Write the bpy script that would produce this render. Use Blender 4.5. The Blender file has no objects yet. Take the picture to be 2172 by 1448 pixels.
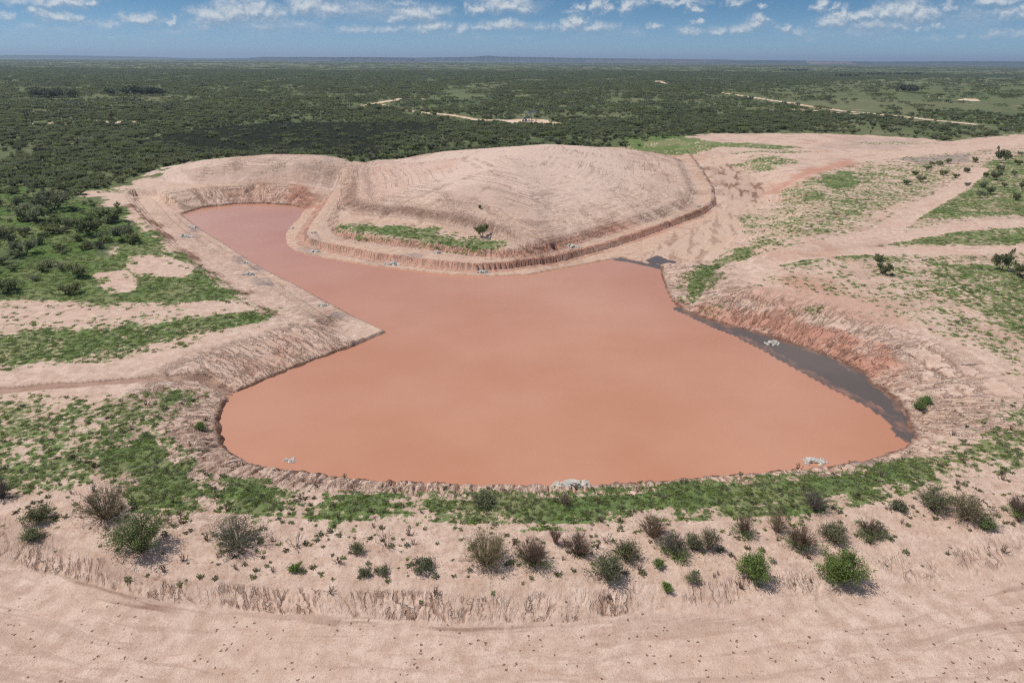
import bpy, math, random
import numpy as np
from mathutils import Vector, Matrix

R = math.radians
rng = np.random.default_rng(11)
random.seed(11)
scene = bpy.context.scene
COL = scene.collection

# ------------------------------------------------------------------ camera
HC = 40.0                      # metres above the water
PITCH = R(22.44); ROLL = R(0.40); FPX = 1448.0
fwd = np.array([0, math.cos(PITCH), -math.sin(PITCH)])
_r = np.array([1.0, 0, 0]); _u = np.array([0, math.sin(PITCH), math.cos(PITCH)])
rgt = _r * math.cos(ROLL) + _u * math.sin(ROLL)
upv = _u * math.cos(ROLL) - _r * math.sin(ROLL)
cam_d = bpy.data.cameras.new("camera"); cam = bpy.data.objects.new("camera", cam_d); COL.objects.link(cam)
cam_d.sensor_width = 36.0; cam_d.lens = 24.0; cam_d.clip_start = 0.5; cam_d.clip_end = 90000.0
cam.matrix_world = Matrix(((rgt[0], upv[0], -fwd[0], 0), (rgt[1], upv[1], -fwd[1], 0), (rgt[2], upv[2], -fwd[2], HC), (0, 0, 0, 1)))
scene.camera = cam

# ------------------------------------------------------------------ light and exposure
SUN_EL = R(60); SUN_AZ = R(-84)          # azimuth from +Y towards +X
sdir = Vector((math.sin(SUN_AZ) * math.cos(SUN_EL), math.cos(SUN_AZ) * math.cos(SUN_EL), math.sin(SUN_EL)))
sl = bpy.data.lights.new("sun", 'SUN'); sl.energy = 3.9; sl.angle = R(0.53); sl.color = (1.0, 0.955, 0.89)
so = bpy.data.objects.new("sun", sl); COL.objects.link(so)
so.rotation_euler = sdir.to_track_quat('Z', 'Y').to_euler()
scene.view_settings.view_transform = 'Standard'; scene.view_settings.look = 'None'
scene.view_settings.exposure = 0.0; scene.view_settings.gamma = 1.0
scene.cycles.volume_bounces = 0; scene.cycles.max_bounces = 6; scene.cycles.diffuse_bounces = 2
scene.cycles.glossy_bounces = 2; scene.cycles.transparent_max_bounces = 12; scene.cycles.transmission_bounces = 3
scene.cycles.use_denoising = False; scene.cycles.filter_width = 1.2
scene.cycles.use_adaptive_sampling = True; scene.cycles.adaptive_threshold = 0.012; scene.cycles.sample_clamp_indirect = 4.0

# ------------------------------------------------------------------ node helpers
class NT:
    def __init__(s, tree): s.t = tree; s.L = tree.links
    def _set(s, sock, v):
        if v is None: return
        if isinstance(v, bpy.types.NodeSocket): s.L.new(v, sock)
        elif isinstance(v, (tuple, list)):
            if sock.type == 'RGBA' and len(v) == 3: v = (*v, 1)
            sock.default_value = v
        else:
            if sock.type in ('VECTOR', 'RGBA') and isinstance(v, (int, float)):
                v = (v,) * len(sock.default_value)
            sock.default_value = v
    def node(s, typ, props=None, **ins):
        n = s.t.nodes.new(typ)
        for k, v in (props or {}).items(): setattr(n, k, v)
        for k, v in ins.items():
            k2 = int(k[1:]) if k[0] == 'i' and k[1:].isdigit() else k.replace('_', ' ')
            s._set(n.inputs[k2], v)
        return n
    def m(s, op, a, b=None, c=None, clamp=False):
        n = s.node('ShaderNodeMath', {'operation': op, 'use_clamp': clamp}); s._set(n.inputs[0], a)
        if b is not None: s._set(n.inputs[1], b)
        if c is not None: s._set(n.inputs[2], c)
        return n.outputs[0]
    def vm(s, op, a, b=None):
        n = s.node('ShaderNodeVectorMath', {'operation': op}); s._set(n.inputs[0], a)
        if b is not None: s._set(n.inputs[1], b)
        return n.outputs['Value'] if op in ('LENGTH', 'DOT_PRODUCT') else n.outputs[0]
    def ss(s, x, lo, hi, a=0.0, b=1.0):
        n = s.node('ShaderNodeMapRange', {'interpolation_type': 'SMOOTHSTEP'})
        for i, v in enumerate((x, lo, hi, a, b)): s._set(n.inputs[i], v)
        return n.outputs[0]
    def mix(s, f, a, b, blend='MIX'):
        n = s.node('ShaderNodeMix', {'data_type': 'RGBA', 'blend_type': blend})
        s._set(n.inputs[0], f); s._set(n.inputs[6], a); s._set(n.inputs[7], b)
        return n.outputs[2]
    def noise(s, vec, scale, detail=4, rough=0.55, dist=0.0, col=False):
        n = s.node('ShaderNodeTexNoise', None, Scale=scale, Detail=detail, Roughness=rough, Distortion=dist)
        if vec is not None: s._set(n.inputs['Vector'], vec)
        return n.outputs['Color' if col else 'Fac']
    def sep(s, v):
        n = s.node('ShaderNodeSeparateXYZ'); s._set(n.inputs[0], v); return n.outputs
    def comb(s, x=0.0, y=0.0, z=0.0):
        n = s.node('ShaderNodeCombineXYZ'); s._set(n.inputs[0], x); s._set(n.inputs[1], y); s._set(n.inputs[2], z); return n.outputs[0]

def material(name):
    mt = bpy.data.materials.new(name); mt.use_nodes = True; mt.node_tree.nodes.clear()
    nt = NT(mt.node_tree); out = nt.node('ShaderNodeOutputMaterial')
    return mt, nt, out

# ------------------------------------------------------------------ sky
def px_dir(px, py):
    a = (px - 1086) / FPX; b = (724 - py) / FPX
    v = fwd + a * rgt + b * upv
    return v / np.linalg.norm(v)
def az_el(px, py):
    d = px_dir(px, py); return math.atan2(d[0], d[1]), math.asin(d[2])

CLOUDS = [  # centre x, y, half width, half height, strength
 (455,36,40,15,1),(492,26,36,20,1),(540,20,34,16,1),(575,30,42,15,.9),(560,55,120,17,.55),(650,12,36,16,1),(690,20,44,15,.95),(770,20,90,20,.6),(640,55,60,12,.5),
 (880,30,56,13,.95),(925,24,32,10,.8),(840,40,30,8,.8),(850,8,80,6,.5),(1012,18,24,8,.95),(1075,10,66,13,.95),(1110,18,30,9,.9),
 (898,62,24,7,.8),(925,55,28,10,.9),(985,60,20,9,.75),(1070,54,50,9,.85),(1030,60,30,7,.7),(1225,48,18,11,1),(1205,58,30,8,.9),(1265,56,46,9,.8),
 (755,64,42,7,.65),(830,66,58,8,.65),(300,42,34,8,.95),(320,36,14,7,.8),(362,44,14,6,.8),(130,6,56,7,.85),(165,10,30,6,.7),(201,10,13,5,.9),(80,22,22,6,.8),(125,36,30,7,.95),(95,30,18,6,.7),
 (30,6,40,6,.6),(170,50,22,7,.55),(230,52,28,7,.6),(70,58,30,7,.45),(380,66,60,9,.45),(8,36,14,5,.7),
 (1268,12,14,12,.9),(1285,18,16,6,.8),(1228,16,15,6,.8),(1332,16,18,9,.95),(1350,6,24,6,.6),(1460,12,16,8,.8),(1475,18,14,6,.9),(1440,3,54,5,.8),(1215,26,18,4,.5),
 (1480,46,13,5,.9),(1390,56,14,5,.8),(1470,67,26,6,.75),(1525,66,22,7,.85),(1580,62,26,8,.8),(1605,52,26,9,.85),(1618,44,14,7,.95),(1340,66,22,5,.45),(1345,73,20,4,.4),
 (1735,18,14,5,.85),(1752,10,15,8,1),(1622,13,13,5,.8),(1560,8,24,6,.7),(1610,60,20,7,.6),
 (1770,44,30,12,.9),(1785,32,16,12,1),(1812,36,20,8,1),(1838,30,16,9,.95),(1878,24,30,14,1),(1925,24,36,18,1.05),(1955,34,28,11,1),(1850,50,60,13,.7),(1830,66,110,14,.5),(1900,56,50,9,.6),
 (1955,60,14,7,.7),(1990,54,14,9,.7),(2012,14,14,12,.7),(2065,34,90,26,.42),(2110,4,36,7,.95),(2130,28,26,11,.7),(2170,22,18,9,.8),(2110,72,26,12,.6),(2160,76,30,10,.55),(2045,78,14,7,.6),(1985,84,30,7,.5),
 (1690,70,36,9,.6),(1665,60,16,7,.8),(1720,82,40,6,.4),(1100,80,40,5,.35),(1250,82,60,5,.3),(1010,84,30,5,.4),(390,84,26,5,.4),(320,86,24,4,.35),(240,80,40,5,.3),(140,64,60,8,.35),(60,72,60,8,.3),
 (560,72,90,9,.35),(960,72,120,9,.35),(1260,68,90,8,.4),(1880,84,120,9,.35),(430,54,36,7,.6),(1130,60,12,7,.6),(1150,56,24,7,.6)]

def build_world():
    w = bpy.data.worlds.new("World"); scene.world = w; w.use_nodes = True
    w.node_tree.nodes.clear(); nt = NT(w.node_tree)
    sky = nt.node('ShaderNodeTexSky', {'sky_type': 'NISHITA', 'sun_disc': False, 'sun_elevation': SUN_EL, 'sun_rotation': SUN_AZ,
                                       'altitude': 500.0, 'air_density': 1.0, 'dust_density': 0.2, 'ozone_density': 1.0})
    g = bpy.data.node_groups.new("cloud_field", 'ShaderNodeTree')
    g.interface.new_socket("Vector", in_out='INPUT', socket_type='NodeSocketVector')
    g.interface.new_socket("Density", in_out='OUTPUT', socket_type='NodeSocketFloat')
    gt = NT(g); gi = g.nodes.new('NodeGroupInput'); go = g.nodes.new('NodeGroupOutput')
    v0 = gi.outputs[0]
    # wisps: displace the coordinates by noise so that no outline stays an ellipse
    c1 = gt.noise(v0, 45, 5, 0.62, col=True); c2 = gt.noise(v0, 150, 3, 0.6, col=True)
    w1 = gt.vm('MULTIPLY', gt.vm('SUBTRACT', c1, (.5, .5, .5)), (.05, .022, 0)); w2 = gt.vm('MULTIPLY', gt.vm('SUBTRACT', c2, (.5, .5, .5)), (.014, .008, 0))
    v = gt.vm('ADD', gt.vm('ADD', v0, w1), w2)
    v = gt.vm('MULTIPLY', v, (1, 1, 0))
    acc = None
    for (px, py, hw, hh, st) in CLOUDS:
        az, el = az_el(px, py)
        k = gt.vm('MULTIPLY', gt.vm('SUBTRACT', v, (az, el, 0)), (FPX / (hw * 1.4), FPX / (hh * 1.75), 0))
        d = gt.m('MULTIPLY_ADD', gt.vm('LENGTH', k), -st, st)
        acc = d if acc is None else gt.m('MAXIMUM', acc, d)
    fine = gt.m('SUBTRACT', gt.noise(gt.vm('MULTIPLY', v0, (1, 1.5, 1)), 210, 4, .65), .5)
    dens = gt.m('ADD', acc, gt.m('MULTIPLY', fine, .42))
    gt.L.new(dens, go.inputs[0])
    tc = nt.node('ShaderNodeTexCoord'); D = tc.outputs['Generated']; x, y, z = nt.sep(D)
    az = nt.m('ARCTAN2', x, y); el = nt.m('ARCSINE', z)
    P = nt.comb(az, el, 0)
    g1 = nt.node('ShaderNodeGroup', {'node_tree': g}); nt.L.new(P, g1.inputs[0])
    P2 = nt.vm('ADD', P, (-.003, .005, 0))
    g2 = nt.node('ShaderNodeGroup', {'node_tree': g}); nt.L.new(P2, g2.inputs[0])
    d1, d2 = g1.outputs[0], g2.outputs[0]
    alpha = nt.m('MULTIPLY', nt.ss(d1, -.08, .9), .88)
    alpha = nt.m('MULTIPLY', alpha, nt.ss(el, R(-.1), R(2.6), .25, 1))
    relief = nt.m('ADD', .45, nt.m('MULTIPLY', nt.m('SUBTRACT', d1, d2), 1.7), clamp=True)
    relief = nt.m('MULTIPLY', relief, nt.ss(d1, .0, .75, .55, 1.0))
    ccol = nt.mix(relief, SKY_CLOUD_LO, SKY_CLOUD_HI)
    # the blue of the air, deeper upwards in the low sky
    tint = nt.mix(nt.ss(el, R(0), R(4.5)), SKY_T0, SKY_T1)
    tint = nt.mix(nt.ss(el, R(5), R(28)), tint, SKY_T2)  # unseen upper sky turned neutral to take blue out of the fill light
    base = nt.mix(1.0, sky.outputs[0], tint, 'MULTIPLY')
    strip = nt.node('ShaderNodeBackground', None, Color=nt.mix(alpha, base, ccol), Strength=SKY_S)
    # the same fair-weather cumulus goes on above the strip whose clouds are listed one by one
    inv = nt.m('DIVIDE', 1.0, nt.m('MAXIMUM', z, .04))
    pl = nt.vm('MULTIPLY', nt.comb(x, y, 0), nt.comb(inv, inv, 0))
    gen = nt.noise(pl, .55, 5, .55)
    ga = nt.m('MULTIPLY', nt.ss(gen, .50, .63), nt.m('MULTIPLY', nt.ss(z, .06, .11), .85))
    open_ = nt.node('ShaderNodeBackground', None, Color=nt.mix(ga, base, nt.mix(nt.ss(gen, .58, .8), SKY_CLOUD_HI, SKY_CLOUD_LO)), Strength=SKY_S)
    ins = nt.m('MULTIPLY', nt.m('MULTIPLY', nt.m('LESS_THAN', el, R(5.2)), nt.m('GREATER_THAN', el, R(-.3))), nt.m('LESS_THAN', nt.m('ABSOLUTE', az), R(41)))
    mx = nt.node('ShaderNodeMixShader'); nt.L.new(ins, mx.inputs[0]); nt.L.new(open_.outputs[0], mx.inputs[1]); nt.L.new(strip.outputs[0], mx.inputs[2])
    o = nt.node('ShaderNodeOutputWorld'); nt.L.new(mx.outputs[0], o.inputs[0])
SKY_S = 0.115
SKY_CLOUD_LO = (2.5, 3.3, 4.3); SKY_CLOUD_HI = (6.0, 6.3, 6.5)
SKY_T0 = (.33, .55, .96); SKY_T1 = (.19, .36, .60); SKY_T2 = (.62, .66, .72)
build_world()

# ------------------------------------------------------------------ layout helpers
def G(px, py, z=0.0):
    """the spot on the level z that the photograph shows at a pixel, in metres"""
    a = (px - 1086) / FPX; b = (724 - py) / FPX
    v = fwd + a * rgt + b * upv
    t = (z - HC) / v[2]
    return (t * v[0], t * v[1])
def GL(pts, z=0.0): return np.array([G(p[0], p[1], p[2] if len(p) > 2 else z) for p in pts])

_tab = np.random.default_rng(5).uniform(0, 2 * math.pi, 65536)
_TX = np.cos(_tab).astype(np.float32); _TY = np.sin(_tab).astype(np.float32)
def perlin(x, y, seed=0):
    x = np.asarray(x, dtype=np.float64); y = np.asarray(y, dtype=np.float64); x, y = np.broadcast_arrays(x, y)
    ix = np.floor(x).astype(np.int64); iy = np.floor(y).astype(np.int64); fx = (x - ix).astype(np.float32); fy = (y - iy).astype(np.float32)
    u = fx * fx * fx * (fx * (fx * 6 - 15) + 10); v = fy * fy * fy * (fy * (fy * 6 - 15) + 10)
    def row(dy):
        b = ((iy + dy) * 40503 + seed * 7919 + (((iy + dy) * 0x9E37) >> 7)) & 65535
        h0 = (ix * 30011 + b * 17 + ((ix * b) >> 9)) & 65535; i1 = ix + 1; h1 = (i1 * 30011 + b * 17 + ((i1 * b) >> 9)) & 65535
        gy = fy - dy
        n0 = _TX[h0] * fx + _TY[h0] * gy; n1 = _TX[h1] * (fx - 1) + _TY[h1] * gy
        return n0 + u * (n1 - n0)
    a = row(0); b = row(1)
    return (a + v * (b - a)) * 1.5
def fbm(x, y, seed=0, octv=4, gain=.5):
    t = 0; amp = 1.0; f = 1.0
    for i in range(octv):
        t = t + amp * perlin(x * f, y * f, seed + i * 17); amp *= gain; f *= 2.03
    return t
def sst(x, a, b):
    t = np.clip((x - a) / (b - a), 0, 1); return t * t * (3 - 2 * t)
def lerp(a, b, t): return a + (b - a) * t

def seg_dist(line, X, Y, closed=False, want_s=False):
    n = len(line); best = np.full(X.shape, 1e9); bs = np.zeros(X.shape); acc = 0.0
    for i in range(n if closed else n - 1):
        a = line[i]; b = line[(i + 1) % n]; dx, dy = b - a; L2 = dx * dx + dy * dy + 1e-9
        t = np.clip(((X - a[0]) * dx + (Y - a[1]) * dy) / L2, 0, 1)
        d = (X - a[0] - t * dx) ** 2 + (Y - a[1] - t * dy) ** 2
        L = math.sqrt(L2)
        if want_s:
            m = d < best; bs = np.where(m, acc + t * L, bs)
        best = np.minimum(best, d); acc += L
    best = np.sqrt(best)
    return (best, bs) if want_s else best
def inside(poly, X, Y):
    n = len(poly); r = np.zeros(X.shape, dtype=bool)
    for i in range(n):
        x1, y1 = poly[i]; x2, y2 = poly[(i + 1) % n]
        if y1 == y2: continue
        c = (y1 > Y) != (y2 > Y)
        r ^= c & (X < (x2 - x1) * (Y - y1) / (y2 - y1) + x1)
    return r
def sdf(poly, X, Y, lim=30.0):
    """distance to an outline: positive inside, negative outside, held at +-lim"""
    lo = poly.min(0) - lim; hi = poly.max(0) + lim
    out = np.full(X.shape, -lim)
    m = (X > lo[0]) & (X < hi[0]) & (Y > lo[1]) & (Y < hi[1])
    if m.any():
        x = X[m]; y = Y[m]; d = np.minimum(seg_dist(poly, x, y, True), lim)
        out[m] = np.where(inside(poly, x, y), d, -d)
    return out
def ldist(line, X, Y, lim=30.0):
    lo = line.min(0) - lim; hi = line.max(0) + lim
    out = np.full(X.shape, lim)
    m = (X > lo[0]) & (X < hi[0]) & (Y > lo[1]) & (Y < hi[1])
    if m.any(): out[m] = np.minimum(seg_dist(line, X[m], Y[m]), lim)
    return out
def cracks(u, v, seed, wd=.1):
    n = perlin(u + .55 * perlin(u * .7, v * .9, seed + 5), v, seed) + .35 * perlin(u * 2.3, v * 2.1, seed + 9)
    return np.clip(1 - np.abs(n) / wd, 0, 1)

def mcr(mask, u, v, seed, wd):
    out = np.zeros(mask.shape)
    if mask.any(): out[mask] = cracks(u[mask], v[mask], seed, wd)
    return out

# ------------------------------------------------------------------ outlines of the place (photograph pixels -> metres)
SHORE_PX = [(385,455),(430,441),(500,433),(560,432),(620,436),(643,442),(635,463),(612,483),(603,500),(607,518),(625,532),(660,542),(720,553),(780,563),(860,573),(960,583),(1040,587),(1120,584),
 (1200,569),(1270,556),(1318,547),(1345,553),(1375,562),(1400,566),(1402,585),(1412,615),(1425,640),(1450,660),(1490,675),(1540,690),(1600,705),(1660,724),(1720,742),(1780,766),(1830,792),(1842,812),(1872,828),
 (1900,850),(1918,878),(1928,905),(1938,928),(1925,942),(1900,955),(1880,965),(1830,979),(1760,990),(1700,996),(1600,1005),(1500,1014),(1400,1022),(1300,1029),(1200,1031),(1100,1030),(1000,1029),(900,1027),(800,1021),
 (720,1013),(650,1004),(590,996),(540,984),(500,967),(477,945),(468,910),(470,880),(480,855),(510,830),(560,808),(620,783),(690,757),(750,735),(800,714),(821,705),(790,690),(745,669),(700,645),(640,612),(572,578),(555,569),(480,520),(440,496),(410,475)]
SHORE = GL(SHORE_PX, 0.0)
PEN = GL([(628,448),(596,490),(592,522),(640,556),(860,592),(1040,606),(1200,590),(1325,556),(1430,512),(1500,472),(1545,442),(1548,400),(1522,365),(1490,335),(1450,312),(1200,304),(900,328),(750,350),(690,385),(668,412)], 1.0)
T1 = GL([(690,418),(668,452),(645,482),(634,503),(640,517),(680,528),(722,535),(789,550),(855,558),(921,567),(1010,574),(1080,570),(1200,552),(1300,525),(1400,490),(1500,452),(1524,432),(1520,402),(1500,370),(1482,347),(1460,325),(1200,308),(900,330),(750,355)], 0.5)
T2 = GL([(712,415),(688,455),(684,478),(695,492),(720,503),(800,516),(900,527),(1000,540),(1080,546),(1160,538),(1240,513),(1330,485),(1420,456),(1480,430),(1487,405),(1470,370),(1450,335),(1200,309),(900,331),(765,356)], 2.2)
MF = GL([(716,404),(706,432),(738,455),(850,463),(920,474),(1000,490),(1060,512),(1120,527),(1180,524),(1260,500),(1400,451),(1470,425),(1472,395),(1450,348),(1420,318),(1150,303),(900,320),(770,345),(712,375)], 3.3)
Q1 = GL([(330,420),(375,468),(420,503),(500,550),(560,590),(640,645),(700,688),(770,722),(700,760),(300,760),(200,600),(200,430)], 0.7)
Q2 = GL([(280,400),(300,425),(345,480),(400,531),(470,580),(540,628),(592,658),(640,690),(600,760),(200,760),(100,600),(150,400)], 1.0)
LBM = GL([(290,418),(330,418),(385,449),(500,515),(700,632),(835,700),(775,722),(700,705),(610,680),(560,668),(470,608),(370,550),(262,452)], 1.0)
WASH = GL([(1310,551),(1400,496),(1500,458),(1538,436),(1540,400),(1500,340),(1532,335),(1600,368),(1640,398),(1642,428),(1592,480),(1560,520),(1480,560),(1412,570),(1380,566)], 0.6)
GULLY = GL([(-200,842),(0,828),(150,818),(300,805),(380,797),(425,795),(455,801),(490,818)], 1.6)
MGUL = [(GL(p, 6.0), w) for p, w in [
 ([(747,452),(780,440),(867,425),(963,403),(1040,392)],.8), ([(877,457),(882,447),(900,437),(940,425)],1.3), ([(1035,415),(1000,433),(1080,457),(1153,490),(1182,510)],1.0),
 ([(1100,420),(1140,425),(1207,453)],.8), ([(1200,383),(1290,394),(1392,421),(1473,443)],.8), ([(1392,347),(1419,356),(1450,354)],1.4), ([(1440,380),(1452,392),(1456,400)],1.2),
 ([(640,400),(690,378),(760,362)],.8), ([(720,415),(800,395),(900,380)],.6), ([(1200,430),(1300,450),(1360,462)],.6), ([(1180,360),(1290,372),(1400,395),(1460,412)],.6), ([(1130,395),(1230,412),(1330,440)],.6)]]
FOOT = GL([(-900,1010),(-300,1120),(-100,1175),(0,1200),(150,1240),(300,1276),(450,1302),(600,1320),(800,1326),(1000,1336),(1200,1336),(1400,1316),(1600,1300),(1800,1275),(2000,1245),(2172,1222),(2300,1205),(2600,1165),(3200,1100)], .2)
CREST = GL([(-900,900),(-300,985),(-100,1045),(0,1075),(150,1130),(300,1200),(450,1216),(600,1236),(800,1242),(1000,1246),(1200,1240),(1400,1225),(1600,1200),(1800,1170),(2000,1132),(2172,1112),(2300,1100),(2600,1070),(3200,1020)], 1.6)
HOLE = np.array(G(1178, 510, 3.6)); APEX = np.array(G(1090, 395, 9.0))

TRACKS = [(GL(p, z), w) for p, z, w in [
 ([(2078,358),(2040,392),(2000,420),(1960,445),(1920,468),(1870,500),(1800,515),(1720,532),(1620,555)],3.2,2.6),
 ([(2400,470),(2172,480),(2050,485),(1950,500),(1870,514),(1780,527)],3.2,2.2), ([(2400,528),(2172,532),(1950,536),(1800,538),(1680,548),(1570,570)],3.2,2.4),
 ([(2400,284),(2172,300),(2000,320),(1880,332),(1800,342),(1720,362),(1640,385)],3.4,3.2), ([(2172,297),(1900,322),(1700,327),(1560,325),(1500,332)],3.4,3.0)]]
RUTS = [GL(p, 1.0) for p in [[(1440,548),(1520,510),(1590,472),(1636,428),(1624,392),(1572,356),(1500,333)],[(1450,552),(1530,515),(1602,474),(1648,428),(1632,388),(1580,353)],[(1545,470),(1585,430),(1588,400),(1546,362),(1490,338)]]]
FAR_TRACKS = [(GL(p, z), w) for p, z, w in [
 ([(1535,197),(1600,207),(1700,222),(1790,235),(1900,245),(1990,255),(2062,263)],3.5,3.4), ([(1680,231),(1740,236),(1790,241),(1900,245)],3.5,3), ([(1740,235),(1790,241),(1860,243)],3.5,2.5),
 ([(888,238),(960,244),(1015,254),(1100,256),(1170,259)],3.5,3), ([(770,223),(800,218),(830,213),(880,211)],3.5,3.5),
 ([(0,266),(60,263),(130,260),(200,256),(240,258),(292,259),(330,257)],3.5,2.2), ([(1395,172),(1412,179)],3.5,6), ([(2040,212),(2060,209),(2068,214)],3.5,5), ([(1960,206),(2045,208)],3.5,2.5), ([(810,222),(845,229),(880,236)],3.5,2.0)]]
PADS = [(np.array(G(1120,257,3.5)),16),(np.array(G(1160,260,3.5)),9),(np.array(G(870,210.5,3.5)),17),(np.array(G(265,259,3.5)),10)]

GRASS = [(GL(p, z), c) for p, z, c in [
 ([(1580,560),(1640,400),(1800,340),(2500,290),(2500,900),(2172,800),(1960,700),(1800,640),(1600,610)],3.0,.43),([(-300,620),(300,560),(560,640),(560,700),(-300,800)],2.5,.36),
 ([(-300,850),(0,850),(150,855),(250,845),(340,830),(402,818),(425,826),(368,878),(345,905),(365,950),(398,992),(440,1012),(520,1042),(640,1058),(760,1067),(850,1055),(900,1046),(1000,1044),(1120,1052),(1300,1036),(1500,1022),(1700,1005),(1850,990),(1930,966),(2000,940),(2080,910),(2130,880),(2172,850),(2400,810),(2400,930),(2172,985),(2050,1020),(1950,1045),(1850,1070),(1700,1095),(1500,1100),(1300,1110),(1150,1105),(1000,1108),(850,1100),(700,1095),(560,1075),(450,1078),(350,1085),(280,1075),(200,1045),(100,1045),(0,1060),(-300,1050)],1.2,.64),
 ([(270,930),(330,900),(370,960),(420,1010),(560,1048),(700,1062),(760,1070),(900,1048),(1120,1055),(1500,1026),(1850,994),(1940,972),(1960,1010),(1900,1045),(1750,1078),(1500,1096),(1200,1104),(900,1098),(650,1088),(450,1072),(300,1062),(240,1000)],1.4,1.1),
 ([(-300,700),(0,703),(200,688),(400,668),(500,653),(556,638),(566,662),(545,682),(450,702),(350,727),(200,757),(0,776),(-300,790)],2.2,.80),
 ([(-500,380),(0,400),(140,408),(225,442),(262,446),(380,537),(480,593),(545,634),(520,640),(400,632),(200,636),(0,634),(-500,640)],3.0,.88),
 ([(1545,338),(1640,330),(1712,343),(1640,357),(1590,352)],3.2,.62),([(1735,372),(1800,366),(1835,382),(1822,402),(1745,404)],3.2,.86),([(1690,398),(1765,415),(1750,438),(1690,432)],3.2,.72),
 ([(1650,392),(1780,360),(1900,345),(2055,352),(1985,405),(1900,450),(1820,492),(1690,520),(1590,545),(1560,520),(1640,460)],3.2,.55),([(1560,440),(1640,405),(1700,440),(1720,500),(1620,540),(1580,510)],3.0,.5),
 ([(2085,345),(2172,325),(2500,310),(2500,462),(2172,468),(2000,474),(1925,476),(1965,442),(2030,412),(2065,380)],3.2,.70),([(1880,518),(2000,497),(2172,487),(2500,480),(2500,518),(2172,523),(2000,526),(1900,526)],3.2,.72),
 ([(1800,546),(1960,541),(2172,543),(2500,543),(2500,830),(2172,772),(2120,738),(2040,702),(1960,664),(1890,612),(1820,577)],3.0,.50),([(1940,560),(2172,560),(2500,570),(2500,790),(2172,740),(2060,670),(1960,610)],3.0,.66),
 ([(1438,612),(1458,582),(1510,550),(1560,520),(1612,534),(1605,552),(1545,565),(1512,598),(1500,622),(1470,640)],1.8,.80),([(1430,632),(1530,620),(1580,650),(1500,660)],2.0,.42),([(1660,555),(1720,548),(1735,562),(1690,570)],2.6,.75),([(1790,548),(1830,548),(1825,562),(1795,560)],2.8,.8),
 ([(1870,640),(1960,688),(2060,718),(2172,756),(2400,820),(2400,850),(2172,795),(2060,752),(1960,722)],2.5,.44),([(1690,655),(1745,650),(1760,672),(1700,678)],2.4,.5),
 ([(700,480),(742,466),(800,474),(850,470),(930,480),(975,503),(1010,497),(1068,514),(1050,525),(1000,525),(930,513),(850,501),(760,492)],3.3,.78),
 ([(1320,282),(1430,286),(1520,300),(1620,304),(1700,312),(1660,318),(1540,312),(1440,322),(1330,314)],3.4,.74),([(1500,325),(1600,318),(1750,320),(1700,330),(1560,332)],3.4,.55),([(1820,300),(2000,300),(2000,306),(1830,308)],3.4,.5),([(1880,345),(2000,342),(2050,352),(1900,365)],3.2,.35),
 ([(180,395),(262,398),(268,408),(190,410)],3.3,.55),([(1000,1085),(560,1085),(100,1060),(0,1080),(60,1150),(400,1140),(900,1170),(1400,1130),(1900,1100),(2172,1060),(2172,1020),(1900,1075),(1500,1105)],1.5,.30)]]
BARE = [GL(p, z) for p, z in [
 ([(280,543),(335,538),(372,552),(402,562),(385,577),(300,578),(278,560)],3.0),([(208,577),(258,572),(282,590),(270,607),(236,609),(222,592)],3.0),([(205,515),(245,512),(238,535),(215,537)],3.0),
 ([(390,640),(500,629),(540,640),(500,650),(410,655)],2.5),([(-10,540),(40,520),(50,545),(10,560)],3.0)]]
BRUSH = GL([(-300,640),(60,622),(180,560),(262,505),(300,478),(255,446),(165,408),(250,396),(350,368),(420,345),(480,335),(800,342),(1000,318),(1340,302),(1500,284),(1700,282),(1900,289),(2010,299),(2172,283),(2600,268)], 3.3)
BRUSH = np.vstack([BRUSH, [[900, 420], [60000, 30000], [60000, 45000], [-60000, 45000], [-60000, 200], [-400, 130]]])
DARKB = GL([(300,300),(420,275),(600,262),(760,262),(880,262),(960,268),(900,285),(830,300),(800,330),(640,325),(480,328),(380,325)], 3.4)
RED = [(GL(p, z), c) for p, z, c in [
 ([(1425,628),(1520,640),(1640,665),(1760,690),(1850,730),(1900,790),(1860,800),(1780,760),(1660,715),(1540,685),(1450,655)],1.2,.9),([(560,560),(1540,560),(1540,430),(600,480)],1.0,.0),
 ([(610,398),(665,400),(690,425),(650,440),(600,435)],2.0,.85),([(470,410),(560,395),(620,400),(600,430),(500,428)],2.0,.45),([(1600,390),(1700,362),(1800,340),(1820,350),(1720,375),(1640,400)],3.2,.7),
 ([(690,378),(900,340),(1000,350),(860,420),(740,440),(700,420)],6.0,.35),([(480,770),(600,730),(700,735),(620,775),(520,815)],.8,.5),([(1530,620),(1700,600),(1900,640),(1980,720),(1800,690),(1600,650)],2.2,.5)]]
TAN = [(GL(p, z), c) for p, z, c in [
 ([(1310,551),(1400,496),(1500,458),(1545,430),(1540,400),(1500,340),(1540,335),(1610,370),(1650,400),(1640,430),(1590,480),(1560,520),(1480,560),(1412,570),(1380,566)],.6,.5),
 ([(700,470),(740,455),(850,462),(930,474),(1020,495),(1010,505),(930,490),(850,475)],3.3,.8),([(1000,560),(1200,535),(1400,470),(1500,440),(1520,460),(1400,500),(1200,570),(1050,590)],.8,.75),
 ([(300,430),(400,500),(560,600),(720,690),(830,705),(700,640),(560,570),(400,470)],.8,.5),([(330,390),(560,385),(680,372),(660,395),(560,398),(440,405)],3.2,.6),([(1880,840),(2100,850),(2120,890),(1960,950),(1930,900)],1.0,.4)]]
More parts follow.
